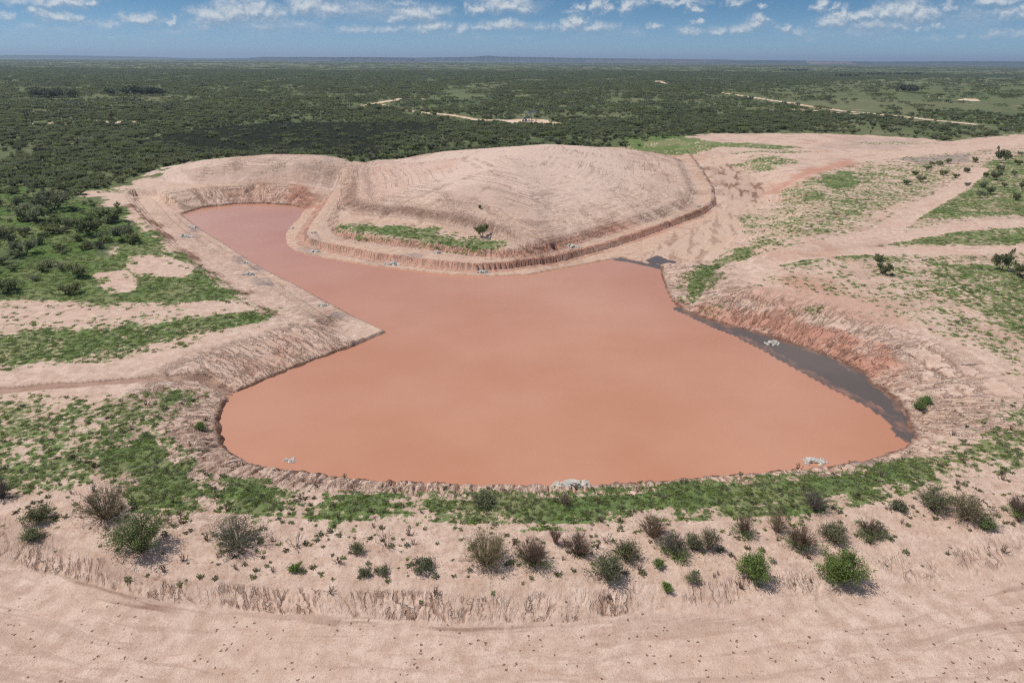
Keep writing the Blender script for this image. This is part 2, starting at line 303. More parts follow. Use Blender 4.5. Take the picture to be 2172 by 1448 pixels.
DARK = [(GL(p, z), c) for p, z, c in [
 ([(262,445),(290,440),(380,520),(470,582),(560,650),(600,672),(570,668),(480,605),(380,540)],1.8,1.0),([(640,668),(700,655),(745,690),(700,700),(660,690)],1.0,.5),([(920,430),(1060,405),(1180,470),(1260,510),(1150,530),(1040,495),(930,470)],5.0,.35),
 ([(370,365),(600,370),(780,350),(700,380),(560,388),(400,385)],4.0,.4),([(1700,528),(1900,505),(1900,530),(1700,548)],3.2,.35),([(-300,1060),(0,1080),(150,1130),(320,1210),(460,1225),(420,1290),(250,1260),(0,1190),(-300,1120)],.9,.42),
 ([(440,1225),(700,1250),(950,1260),(1150,1270),(1140,1330),(900,1325),(600,1315),(460,1290)],.6,.30),([(1250,1290),(1400,1270),(1500,1265),(1520,1290),(1380,1310)],.5,.35),([(1480,345),(1560,340),(1640,395),(1600,420),(1540,400)],2.5,.3)]]
GREY = [(GL(p, z), c) for p, z, c in [
 ([(395,475),(410,473),(428,487),(412,492)],.5,.9),([(385,495),(400,490),(415,500),(425,515),(405,512)],1.0,.8),([(500,545),(520,543),(535,558),(515,560)],.5,.9),([(540,590),(560,588),(570,602),(545,602)],1.0,.9),([(538,565),(556,566),(570,578),(556,582)],.5,.9),([(650,632),(680,640),(668,645),(652,640)],.5,.9),([(710,665),(738,663),(748,672),(735,678)],.5,.9),
 ([(630,524),(660,526),(655,535),(640,534)],.5,.9),([(675,536),(710,545),(705,549),(678,543)],.5,.8),([(775,553),(800,551),(850,566),(880,572),(800,563)],.5,.7),([(850,533),(890,535),(885,541),(852,540)],2.0,.9),([(650,488),(680,485),(695,510),(670,508)],1.9,.6),([(950,545),(990,550),(980,556),(955,552)],2.0,.7),
 ([(1060,1035),(1130,1033),(1120,1048),(1075,1045)],.4,.9),([(1250,1030),(1330,1026),(1320,1036),(1260,1036)],.4,.8),([(495,968),(530,975),(550,990),(520,995)],.4,.9),([(1790,985),(1850,976),(1850,986),(1800,990)],.4,.8),([(1900,335),(2060,325),(2060,345),(1950,352)],3.2,.7),([(1800,290),(1960,298),(1900,318),(1700,316)],3.4,.4)]]
PUD = GL([(1316,548),(1340,536),(1372,532),(1392,538),(1420,545),(1432,556),(1408,566),(1385,560),(1352,553)], 0.0)
WATERGREY = GL([(1440,655),(1490,676),(1540,690),(1600,704),(1680,728),(1780,766),(1840,800),(1905,850),(1935,925),(1945,940),(1918,925),(1900,893),(1850,860),(1780,825),(1700,782),(1620,737),(1560,708),(1500,684)], 0.0)

def land(X, Y, masks=True):
    """height of the ground and what it is made of, at any points"""
    X = np.asarray(X, float); Y = np.asarray(Y, float)
    near = Y < 420
    d = np.full(X.shape, 60.0); s = np.zeros(X.shape)
    sel = (Y > 30) & (Y < 290) & (np.abs(X) < 160)
    if sel.any():
        x = X[sel]; y = Y[sel]
        dd, ssv = seg_dist(SHORE, x, y, True, True)
        dd = np.where(inside(SHORE, x, y), -dd, dd)
        d[sel] = np.minimum(dd, 60); s[sel] = ssv
    f1 = fbm(X / 55, Y / 55, 3, 3); f2 = fbm(X / 7, Y / 7, 8, 4); f3 = fbm(X / 1.1, Y / 1.1, 21, 3)
    # general level
    P = lerp(1.7, 3.3, sst(Y, 80, 190)) + 1.1 * sst(X, 24, 55) * (1 - sst(Y, 170, 240)) * sst(Y, 50, 90)
    P = P + .3 * f1 + .10 * f2 * near
    P = P + fbm(X / 1300, Y / 1300, 31, 4) * 7 * sst(Y, 700, 3500)
    pw = lerp(.6, 9, sst(Y, 192, 225)); pen = sst(sdf(PEN, X, Y, 12) / pw, -1, 1); lbm = sst(sdf(LBM, X, Y, 8), -1.2, .6)
    rough = (1 - pen) * (1 - .8 * lbm)
    right = sst(X, 15, 30) * sst(Y, 58, 75); far = sst(Y, 180, 200); nearS = (1 - sst(Y, 66, 80)) * (1 - right)
    left = sst(-X, 18, 30) * (1 - far)
    # shore: ragged edge, low wave-cut lip, then the bank
    dj = d + (.32 * fbm(X / 1.6, Y / 1.6, 40, 3) * rough + .05 * f3) * sst(np.abs(d), 9, 3)
    W = 5.0 * nearS + 17 * right + 14 * far * (1 - right) + 11 * (1 - nearS) * (1 - right) * (1 - far)
    lip = .28 + .16 * fbm(s / 3, s * 0, 50, 2) + .15 * nearS
    zs = lip * sst(dj, 0, .45) + (P - lip) * (1 - (1 - np.clip((dj - .2) / W, 0, 1)) ** 1.7)
    under = -.10 - np.minimum(1.4, .4 * np.maximum(-dj, 0))
    # gullies down the bank, towards the water
    band = sst(dj, .1, 1.0)
    m_ = (d > 0) & (d < 8) & (nearS > 0); g_near = mcr(m_, s / 1.15, d / 6, 60, .20) * band * sst(d, 5.0, 2.0) * nearS
    m_ = (d > 0) & (d < 8) & (nearS + left > 0); g_near2 = mcr(m_, s / .5 + .3 * d, d / 3, 61, .22) * band * sst(d, 7, 3) * (nearS + left)
    m_ = (d > 0) & (d < 16) & (left > 0); g_left = mcr(m_, s / 1.5, d / 9, 62, .13) * band * sst(d, 15, 6) * left * (1 - nearS)
    m_ = (d > 0) & (d < 19) & (right > 0); g_right = mcr(m_, s / 1.3, d / 8, 63, .13) * band * sst(d, 18, 9) * right
    g_right2 = mcr(m_ & (d < 7), s / .55, d / 3, 64, .25) * band * sst(d, 6, 2) * right
    m_ = (d > 0) & (d < 21) & (far > 0); g_far = mcr(m_, s / 2.6, d / 22, 65, .20) * band * sst(d, 20, 11) * far + .7 * mcr(m_, s / 1.1, d / 16, 66, .22) * band * sst(d, 16, 8) * far
    rill = np.clip(rough * (g_near + .8 * g_near2 + g_left + g_right + .8 * g_right2 + .8 * g_far), 0, 1)
    zs = zs - rough * (.50 * g_near + .16 * g_near2 + .30 * g_left + .42 * g_right + .2 * g_right2 + .95 * g_far * sst(d, .3, 5))
    zs = zs + rough * nearS * .10 * np.abs(fbm(s / 1.4, d / 1.2, 70, 3)) * band * sst(d, 4, 1.5)
    z = zs
    # straight benches along the inlet
    st1 = sst(sdf(Q1, X, Y, 12) + .12 * f2, -.25, .3); st2 = sst(sdf(Q2, X, Y, 12) + .25 * f2, -.2, 4.0)
    rag = sst(dj - .25 * np.maximum(0, fbm(s / 2.2, s * 0, 45, 2)), 0, .3)
    zl = .42 * rag + .55 * st1 + st2 * (P - .97) + .04 * f2 + .03 * f3
    zl = zl - .10 * mcr(lbm > 0, s / 2.2, d / 2.0, 67, .1) * band
    z = lerp(z, zl, lbm)
    # wash that brings the floods in
    wm = sst(sdf(WASH, X, Y, 10) + .8 * f2, -1.5, 1.5)
    zw = (.14 + .5 * sst(Y, 190, 250) + 2.2 * sst(Y, 245, 370)) * sst(dj, -.3, 2) + .05 * f2 - .14 * mcr(wm > 0, X / 7 - Y / 16, Y / 30 + X / 40, 72, .18)
    wz = np.maximum(wm, sst(sdf(WASH, X, Y, 16) + .8 * f2, -13, 4) * sst(d, 2, 12)); z = lerp(z, np.maximum(zw, -.05), wz)
    pd = sst(sdf(PUD, X, Y, 8) + 1.4 * fbm(X / 3.5, Y / 3.5, 120, 3), -.4, .6); z = lerp(z, np.minimum(z, -.06), pd)
    # spoil peninsula: two benches, wave-cut scarps, the mound
    s1 = sdf(T1, X, Y, 25); s2 = sdf(T2, X, Y, 25); s3 = sdf(MF, X, Y, 90)
    e1 = s1 + .14 * fbm(s / 1.3, s * 0 + 3, 75, 3); st1 = sst(e1, -.1, 1.15); st2 = sst(s2 + .3 * f2, -.2, 4.5)
    pm = pen > 0; scar_g = mcr(pm & (np.abs(e1) < 3), s / 1.7, d / 4, 76, .3)
    th = np.arctan2(Y - APEX[1], X - APEX[0]); rr = np.hypot(X - APEX[0], Y - APEX[1])
    q = np.maximum(s3, 0)
    frontr = sst(260 - Y, 0, 60)
    mound = (2.3 * frontr * sst(X, 12, -8) + .5) * (1 - np.exp(-q / 5.5)) + MOUND_H * sst(q, -6, 66) ** .95 * sst(q, 0, 8)
    mound = mound - .25 - 1.2 * sst(X, 20, 70) * sst(q, 4, 30)
    mm = pm & (q > 0); rad = 0 * X
    cont = perlin(q * .62 + .6 * f2, X / 14, 79) * sst(q, 2, 8)
    ring = mcr(mm, q / 2.2 + .4 * f2, X / 18, 86, .12) * sst(q, 3, 10) * sst(fbm(X / 18, Y / 18, 87, 2), -.45, .25)
    steep = np.exp(-((q - 3.5) / 3.2) ** 2) * (s3 > 0) * frontr * sst(X, 14, -6)
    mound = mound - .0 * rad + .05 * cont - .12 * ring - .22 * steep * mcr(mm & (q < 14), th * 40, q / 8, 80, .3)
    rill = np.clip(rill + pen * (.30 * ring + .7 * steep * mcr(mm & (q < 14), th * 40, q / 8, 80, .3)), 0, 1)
    zp = .5 * rag + 1.3 * st1 - .12 * scar_g * np.exp(-((e1 - .5) / .6) ** 2) + 1.3 * st2 - .2 * mcr(pm & (s2 > -4) & (s2 < 9), s / 2.0, d / 6, 81, .25) * np.exp(-((s2 - 2) / 2) ** 2) + mound + .05 * f2 + .03 * f3
    z = lerp(z, zp, pen)
    # second heap beyond the inlet
    c2 = np.array(G(585, 352, 5.5)); cx = (X - c2[0]) / 56; cy = (Y - c2[1]); cy = cy / np.where(cy < 0, 25, 50); r2 = np.hypot(cx, cy); th2 = np.arctan2(cy, cx)
    m2 = HEAP_H * (1 - sst(r2, .0, 1.0) ** 1.15) * (r2 < 1)
    m2 = m2 - (.24 * mcr(r2 < 1.05, th2 * 22, r2 * 1.5, 83, .14) + .17 * mcr(r2 < 1.05, th2 * 55, r2 * 2, 84, .22)) * sst(r2, 1.02, .9) * sst(r2, .25, .6) + .12 * perlin(r2 * 26 + f2, th2 * 4, 85) * sst(r2, 1, .9)
    z = z + m2
    # named gullies
    wob = fbm(X / 4, Y / 4, 140, 2)
    for ln, w in MGUL:
        gq = sst(ldist(ln, X + 1.0 * wob, Y + 2.4 * wob, 4), .5 * w, .1) * sst(fbm(X / 5, Y / 5, 141, 2), -.5, .1); z = z - .22 * w * gq; rill = np.maximum(rill, .55 * gq)
    hole = sst(np.hypot(X - HOLE[0], (Y - HOLE[1]) * .7), 1.1, .5); z = z - 1.3 * hole; rill = np.maximum(rill, hole)
    gd = ldist(GULLY, X + .2 * wob, Y + .35 * wob, 9); rill = np.maximum(rill, 1.0 * sst(gd, .24, .08))
    z = z - .30 * sst(gd, .34, .05)
    # near bank, falling towards the camera
    yF = np.interp(X, FOOT[:, 0], FOOT[:, 1]); yC = np.interp(X, CREST[:, 0], CREST[:, 1])
    t = (Y - yF + .35 * f2) / (yC - yF); nb = sst(t, -.5, 1.35)
    shear = X * .95 + (Y - yF) * .55 * np.clip(-(X + 4) / 14, -.15, 1)
    rw = sst(t, -.15, .1) * sst(t, 1.0, .5)
    nbm = Y < 60
    strength = lerp(.35, 1.0, sst(X, 16, 4)) + 0
    bm_ = nbm & (rw > 0) & (np.abs(X) < 90); yq = Y - yF
    r1 = mcr(bm_, shear / .62, yq / 2.6, 90, .16); r2_ = mcr(bm_, shear / .36 + 4, yq / 1.7, 91, .20); r3 = mcr(bm_, shear / 2.3, yq / 5, 92, .06)
    low = 1.0 + .10 * f1 + .05 * f2
    pat = sst(fbm(X / 5, Y / 5, 93, 3), -.15, .45)
    bw = nbm * rw * strength * (.2 + .8 * pat); bank_rel = bw * (.15 * r1 + .12 * r2_) + nbm * rw * strength * .24 * r3
    rill = np.maximum(rill, np.clip(bw * (.8 * r1 + .6 * r2_) + nbm * rw * strength * r3, 0, 1))
    z = np.where(nbm & (Y < yC + 3), lerp(low, z, nb), z) - bank_rel
    z = z + nbm * (.045 * fbm(X / .5, Y / .5, 95, 3) * sst(t, -.6, .2) + .012 * f3)
    z = z + (1 - nbm) * near * .03 * f3 * sst(d, .5, 3)
    for ln, w in TRACKS:
        z = z - .14 * sst(ldist(ln, X + .3 * f2, Y + .3 * f2, 6), w, w * .5) * sst(d, 1, 4)
    z = np.where((dj < 0) & (d < 30), np.minimum(under, np.where(wm > .5, -.02, 0)), z)
    z = np.where((wz > .2) & (d > .4) & (pd < .25), np.maximum(z, .05), z)
    if not masks: return z
    M = {}
    br = sdf(BRUSH, X, Y, 40)
    M['brush'] = sst(br + 5 * f2, -2.5, 2.5) * (near | (br > 0))
    cov = np.zeros(X.shape)
    for poly, c in GRASS:
        cov = np.maximum(cov, c * sst(sdf(poly, X, Y, 8) + 1.4 * f2, -2.6, 2.0))
    for poly in BARE: cov = cov * (1 - .85 * sst(sdf(poly, X, Y, 5) + .8 * f2, -.8, .6))
    for ln, w in TRACKS: cov = cov * sst(ldist(ln, X + .4 * f2, Y + .4 * f2, 6), w * .75, w * 1.15)
    gn = .5 + .34 * fbm(X / .9, Y / .9, 100, 4, .75) + .20 * fbm(X / 4.5, Y / 4.5, 102, 3) + .10 * fbm(X / 14, Y / 14, 101, 2)
    M['grass'] = sst(gn + cov * 1.25 - 1.0, -.28, .60) * (cov > .02) * sst(d, .4, 1.4)
    M['cov'] = cov
    def paint(lst, soft=1.0, wob=1.0):
        o = np.zeros(X.shape)
        for poly, c in lst: o = np.maximum(o, c * sst(sdf(poly, X, Y, 8) + wob * f2, -soft, soft))
        return o
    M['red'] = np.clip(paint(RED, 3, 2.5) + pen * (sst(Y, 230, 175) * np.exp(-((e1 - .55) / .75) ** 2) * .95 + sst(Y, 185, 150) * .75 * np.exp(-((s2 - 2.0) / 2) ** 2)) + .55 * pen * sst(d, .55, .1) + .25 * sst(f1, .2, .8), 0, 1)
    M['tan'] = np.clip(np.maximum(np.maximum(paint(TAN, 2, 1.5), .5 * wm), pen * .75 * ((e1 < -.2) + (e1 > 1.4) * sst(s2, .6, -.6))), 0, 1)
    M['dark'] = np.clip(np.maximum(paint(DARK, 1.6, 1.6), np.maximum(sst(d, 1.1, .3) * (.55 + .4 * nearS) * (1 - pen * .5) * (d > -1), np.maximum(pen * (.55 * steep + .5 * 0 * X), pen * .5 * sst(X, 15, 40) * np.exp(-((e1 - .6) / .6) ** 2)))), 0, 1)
    M['dark'] = np.clip(M['dark'] + wm * .5 * sst(fbm(X / 2.5 - Y / 9, Y / 14 + X / 30, 170, 4, .6), .0, .5), 0, 1)
    stk = sst(fbm(yq / 1.1 + .4 * f2, X / 22, 150, 4, .6), -.05, .6) * nbm * sst(t, .5, .0); M['dark'] = np.clip(M['dark'] + .36 * stk, 0, 1)
    wetr = sst(d, .75, .15) * (d > -1) * (1 - .75 * pen) * (1 - lbm * .6); M['dark'] = np.maximum(M['dark'], .95 * wetr)
    M['grey'] = np.maximum(paint(GREY, .5, .35), .7 * sst(d, .5, .1) * nearS * sst(fbm(s / 3, s * 0, 55, 2), -.1, .3))
    ft = np.zeros(X.shape)
    for ln, w in FAR_TRACKS: ft = np.maximum(ft, sst(ldist(ln, X + 1.2 * f2, Y + 1.2 * f2, 12), w * 1.3, w * .6))
    for c, rad_ in PADS: ft = np.maximum(ft, sst(np.hypot(X - c[0], (Y - c[1]) * .9) + 3 * f2, rad_ * 1.15, rad_ * .75))
    rt = np.zeros(X.shape); rut = np.zeros(X.shape)
    for ln, w in TRACKS:
        q_ = ldist(ln, X + .4 * wob, Y + .4 * wob, 6); rt = np.maximum(rt, sst(q_, w * 1.15, w * .7)); rut = np.maximum(rut, np.exp(-((q_ - w * .42) / .35) ** 2) + .6 * np.exp(-(q_ / .3) ** 2))
    for ln in RUTS: rut = np.maximum(rut, .9 * sst(ldist(ln, X + .5 * wob, Y + .5 * wob, 6), .7, .2))
    M['track'] = ft; M['rill'] = np.maximum(rill, .5 * np.clip(rut, 0, 1) * (.5 + .5 * fbm(X / 3, Y / 3, 160, 2))); pl_r = sst(X, 30, 48) * sst(d, 14, 24) * (1 - M['brush']) * (1 - wm)
    M['dark'] = np.clip(M['dark'] + (1 - rt) * pl_r * .38 * sst(fbm(X / 9, Y / 9, 161, 4, .6), -.3, .4), 0, 1); M['red'] = np.clip(M['red'] + .3 * pl_r * sst(fbm(X / 14, Y / 14, 162, 3), -.1, .5), 0, 1)
    M['dkb'] = sst(sdf(DARKB, X, Y, 30) + 9 * f2, -5, 7)
    M['hoof'] = nbm * sst(t, .15, -.15)
    M['scrub'] = nbm * sst(t, .7, 1.2) * sst(d, 3, 7)
    M['bank'] = np.clip(bw * 1.2, 0, 1)
    onm = pen * (q > 1); M['fa'] = np.where(onm > .3, q, r2 * 34) + .35 * f2; M['fb'] = np.where(onm > .3, X * 1.1 + .25 * Y, X); M['fm'] = np.maximum(onm * sst(q, 1, 5), (r2 < 1) * sst(r2, 1, .9) * (1 - onm))
    sm = (d > .1) * (1 - pen) * (1 - wm) * (1 - .7 * lbm) * np.maximum(np.maximum(nearS * sst(d, 6, 2), left * sst(d, 16, 5)), np.maximum(right * sst(d, 20, 8), far * sst(d, 20, 10))); stp = pen * np.maximum(np.exp(-((e1 - .6) / .7) ** 2), np.exp(-((s2 - 2) / 2.2) ** 2)) + .8 * pen * steep
    nbz = nbm & (Y < yC + 2.5); M['ga'] = np.where(nbz, shear, np.where(steep > .25, th * 45, s)); M['gb'] = np.where(nbz, yq, np.where(steep > .25, q, d)); M['gm'] = np.where(nbz, np.clip(bw * 1.15, 0, 1), np.clip(np.maximum(sm * (1 - .45 * right), .6 * stp), 0, 1))
    M['d'] = d; M['pen'] = pen; M['t'] = t; M['right'] = right; M['wash'] = wm
    return z, M
MOUND_H = 5.9; HEAP_H = 5.1

# ------------------------------------------------------------------ ground sheet
def grid_mesh(name, X, Y, Z):
    nr, nc = X.shape; me = bpy.data.meshes.new(name)
    co = np.stack([X, Y, Z], -1).reshape(-1, 3).astype(np.float32)
    i = np.arange(nr * nc).reshape(nr, nc)
    q = np.stack([i[:-1, :-1], i[:-1, 1:], i[1:, 1:], i[1:, :-1]], -1).reshape(-1, 4).astype(np.int32)
    me.vertices.add(len(co)); me.vertices.foreach_set('co', co.ravel())
    me.loops.add(q.size); me.loops.foreach_set('vertex_index', q.ravel())
    me.polygons.add(len(q)); me.polygons.foreach_set('loop_start', np.arange(0, q.size, 4, dtype=np.int32))
    me.polygons.foreach_set('loop_total', np.full(len(q), 4, np.int32))
    me.polygons.foreach_set('use_smooth', np.ones(len(q), bool))
    me.update(calc_edges=True); return me
def cattr(me, name, chans):
    a = me.attributes.new(name, 'FLOAT_COLOR', 'POINT')
    arr = np.stack([np.broadcast_to(c, chans[0].shape).ravel() for c in chans], -1).astype(np.float32)
    a.data.foreach_set('color', arr.ravel())
def link(name, me, mat=None, parent=None):
    o = bpy.data.objects.new(name, me); COL.objects.link(o)
    if mat is not None and len(me.materials) == 0: me.materials.append(mat)
    if parent is not None: o.parent = parent
    return o
def tag(o, label=None, cat=None, group=None, kind=None):
    if label: o['label'] = label
    if cat: o['category'] = cat
    if group: o['group'] = group
    if kind: o['kind'] = kind
    return o

def ground_material():
    mt, nt, out = material("ground")
    tc = nt.node('ShaderNodeTexCoord').outputs['Object']
    A = nt.node('ShaderNodeAttribute', {'attribute_name': 'soil'}); B = nt.node('ShaderNodeAttribute', {'attribute_name': 'cover'}); C = nt.node('ShaderNodeAttribute', {'attribute_name': 'wear'})
    red, tan, dark = nt.sep(A.outputs['Vector']); grey = A.outputs['Alpha']
    grass, brush, track = nt.sep(B.outputs['Vector']); dkb = B.outputs['Alpha']
    hoof, scrub, rill = nt.sep(C.outputs['Vector'])
    n1 = nt.noise(tc, .09, 4, .6); n2 = nt.noise(tc, .8, 5, .62); n3 = nt.noise(tc, 5.5, 4, .65)
    nbig = nt.noise(tc, .0016, 4, .6); nmid = nt.noise(tc, .012, 4, .6)
    n5 = nt.noise(tc, 15, 2, .6); gr = nt.m('ADD', nt.m('MULTIPLY', n2, .45), nt.m('ADD', nt.m('MULTIPLY', n3, .35), nt.m('MULTIPLY', n5, .2)))
    sand = nt.mix(nt.ss(gr, .40, .60), C_SAND_D, C_SAND_L)
    rfa = nt.sep(nt.node('ShaderNodeAttribute', {'attribute_name': 'ringflow'}).outputs['Vector']); rf0 = nt.m('MULTIPLY', rfa[0], nt.ss(rfa[2], .2, .9))
    sand = nt.mix(nt.m('MULTIPLY', nt.ss(n1, .42, .72), .55), sand, C_SAND_P)
    sand = nt.mix(nt.m('MULTIPLY', nt.ss(rf0, 6, 26), .6), sand, C_PALE)
    def over(col, fac, c, amt=.7):
        f = nt.ss(nt.m('ADD', fac, nt.m('MULTIPLY', nt.m('SUBTRACT', n2, .5), nt.m('MULTIPLY', fac, amt * 1.6))), .12, .95)
        return nt.mix(f, col, c)
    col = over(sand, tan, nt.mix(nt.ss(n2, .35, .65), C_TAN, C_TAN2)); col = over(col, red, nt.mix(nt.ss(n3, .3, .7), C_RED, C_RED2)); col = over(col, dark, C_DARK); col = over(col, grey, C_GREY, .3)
    # fine stains, litter and grains
    col = nt.mix(nt.m('MULTIPLY', nt.ss(n3, .54, .70), .45), col, C_DARK)
    col = nt.mix(nt.m('MULTIPLY', nt.m('MULTIPLY', nt.ss(nt.noise(tc, 3.2, 4, .7), .53, .64), scrub), .5), col, C_LITTER)
    st1 = nt.noise(nt.vm('MULTIPLY', tc, (.45, 1.5, 1)), 1.1, 5, .7); st2 = nt.noise(nt.vm('MULTIPLY', tc, (1.6, .5, 1)), .5, 4, .68)
    col = nt.mix(nt.m('MULTIPLY', nt.ss(st1, .50, .70), .42), col, C_STAIN)
    col = nt.mix(nt.m('MULTIPLY', nt.ss(st2, .52, .70), .35), col, C_SAND_L)
    col = nt.mix(nt.m('MULTIPLY', nt.ss(rill, .25, .9), .55), col, C_SUB_SHADE)  # subsoil brown that also paints shade into rills, ruts and the hole
    rf = nt.sep(nt.node('ShaderNodeAttribute', {'attribute_name': 'ringflow'}).outputs['Vector']); gf_ = nt.sep(nt.node('ShaderNodeAttribute', {'attribute_name': 'gullyflow'}).outputs['Vector'])
    wrp = nt.vm('MULTIPLY', nt.vm('SUBTRACT', nt.noise(tc, 1.3, 3, .6, col=True), (.5, .5, .5)), (.9, .9, 0))
    wrs = nt.vm('MULTIPLY', wrp, (.28, .28, 0))
    def lines(a, b, ka, kb, w, seed, wv_=None):
        v = nt.vm('ADD', nt.comb(nt.m('MULTIPLY', a, ka), nt.m('MULTIPLY', b, kb), seed), wv_ or wrp)
        return nt.ss(nt.m('ABSOLUTE', nt.m('SUBTRACT', nt.noise(v, 1.0, 2, .5), .5)), w, w * .2)
    pt = nt.ss(n1, .40, .58); pt2 = nt.ss(nt.noise(tc, .30, 3, .55), .40, .60)
    l1 = nt.m('MULTIPLY', nt.m('MAXIMUM', lines(rf[0], rf[1], .24, .022, .013, 0.0, wrs), nt.m('MULTIPLY', lines(rf[0], rf[1], .55, .035, .018, 7.0, wrs), .6)), nt.m('MULTIPLY', rf[2], pt))
    l2 = nt.m('MULTIPLY', lines(rf[1], rf[0], .09, .04, .006, 3.0), nt.m('MULTIPLY', rf[2], nt.ss(rf[0], 30, 12)))
    g1 = lines(gf_[0], gf_[1], 1.05, .20, .032, 11.0); g2 = nt.m('MULTIPLY', lines(gf_[0], gf_[1], 2.6, .45, .045, 17.0), pt2)
    g3 = nt.m('MULTIPLY', nt.m('MAXIMUM', g1, nt.m('MULTIPLY', g2, .75)), nt.ss(gf_[2], .05, .6))
    ck = nt.m('MAXIMUM', nt.m('MULTIPLY', nt.m('MAXIMUM', l1, l2), .8), g3)
    col = nt.mix(nt.m('MULTIPLY', ck, .52), col, C_CRACK_SHADE)  # dark lines paint the shade inside cracks and grooves
    # hoof prints
    wv = nt.vm('ADD', tc, nt.vm('MULTIPLY', nt.noise(tc, 5.0, 3, .6, col=True), (.42, .42, .42)))
    vo = nt.node('ShaderNodeTexVoronoi', {'feature': 'F1'}, Scale=1.15, Randomness=1.0); nt._set(vo.inputs['Vector'], nt.vm('MULTIPLY', wv, (1, 1, 0)))
    vo2 = nt.node('ShaderNodeTexVoronoi', {'feature': 'F1'}, Scale=2.3, Randomness=1.0); nt._set(vo2.inputs['Vector'], nt.vm('MULTIPLY', wv, (1, 1, 0)))
    rnd = nt.sep(vo.outputs['Color'])[0]; rnd2 = nt.sep(vo2.outputs['Color'])[1]
    h1 = nt.m('MULTIPLY', nt.ss(vo.outputs['Distance'], .125, .075), nt.ss(nt.m('ADD', rnd, nt.m('MULTIPLY', nmid, .5)), .40, .48))
    h2 = nt.m('MULTIPLY', nt.ss(vo2.outputs['Distance'], .21, .13), nt.ss(nt.m('ADD', rnd2, nt.m('MULTIPLY', nt.m('SUBTRACT', nt.noise(tc, .22, 4, .6), .5), 3.2)), .78, .92))
    hp = nt.m('MULTIPLY', nt.m('MAXIMUM', h1, h2), hoof)
    col = nt.mix(nt.m('MULTIPLY', hp, .85), col, C_HOOF)
    # brushland floor, changing in drifts
    bf = nt.mix(nt.ss(nmid, .38, .62), C_BR1, C_BR2); bf = nt.mix(nt.ss(nbig, .45, .62), bf, C_BR3)
    bf = nt.mix(nt.m('MULTIPLY', nt.ss(n1, .55, .72), .5), bf, C_SAND_D); bf = nt.mix(nt.m('MULTIPLY', nt.ss(n2, .45, .65), .45), bf, C_BR1)
    bf = nt.mix(nt.m('MULTIPLY', dkb, .8), bf, C_BRD)
    brm = nt.ss(nt.m('ADD', brush, nt.m('MULTIPLY', nt.m('SUBTRACT', n2, .5), nt.m('MULTIPLY', brush, .8))), .2, .8)
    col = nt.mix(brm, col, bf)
    # grass, its gaps and its drier patches
    gc = nt.mix(nt.ss(n2, .35, .68), C_GR1, C_GR2); gc = nt.mix(nt.m('MULTIPLY', nt.ss(n1, .42, .66), .75), gc, C_GR3)
    gf = nt.ss(nt.m('ADD', grass, nt.m('ADD', nt.m('MULTIPLY', nt.m('SUBTRACT', n3, .5), 1.5), nt.m('MULTIPLY', nt.m('SUBTRACT', n2, .5), .9))), .38, .78)
    col = nt.mix(nt.m('MULTIPLY', gf, .93), col, gc)
    col = nt.mix(nt.ss(track, .3, .7), col, nt.mix(nt.ss(n1, .4, .6), C_TRK, C_SAND_L))
    b1 = nt.node('ShaderNodeBump', None, Strength=.75, Distance=.16, Height=n2)
    b2 = nt.node('ShaderNodeBump', None, Strength=1.0, Distance=.09, Height=nt.m('SUBTRACT', n3, nt.m('ADD', nt.m('MULTIPLY', hp, .9), nt.m('MULTIPLY', ck, 1.6)))); nt.L.new(b1.outputs[0], b2.inputs['Normal'])
    bs = nt.node('ShaderNodeBsdfPrincipled', None, Roughness=.95, Normal=b2.outputs[0]); nt._set(bs.inputs['Base Color'], col); bs.inputs['Specular IOR Level'].default_value = .15
    nt.L.new(bs.outputs[0], out.inputs[0]); return mt
def srgb(r, g, b):
    f = lambda c: (c / 255 / 12.92) if c / 255 <= .04045 else ((c / 255 + .055) / 1.055) ** 2.4
    return (f(r), f(g), f(b))
C_SAND_D = srgb(182,153,134); C_SAND_L = srgb(215,189,171); C_SAND_P = srgb(202,170,151)
C_RED = srgb(174,122,102); C_RED2 = srgb(192,144,124); C_TAN = srgb(204,176,153); C_TAN2 = srgb(186,151,130); C_DARK = srgb(122,90,74); C_GREY = srgb(148,132,127)
C_PALE = srgb(212,187,172); C_CRACK_SHADE = srgb(112,80,64); C_STAIN = srgb(168,132,112); C_SUB_SHADE = srgb(126,90,72); C_HOOF = srgb(128,90,70); C_LITTER = srgb(124,96,80)
C_BR1 = srgb(84,95,62); C_BR2 = srgb(104,109,73); C_BR3 = srgb(112,113,82); C_BRD = srgb(88,84,70)
C_GR1 = srgb(76,100,50); C_GR2 = srgb(98,122,62); C_GR3 = srgb(126,128,88); C_TRK = srgb(205,172,140)

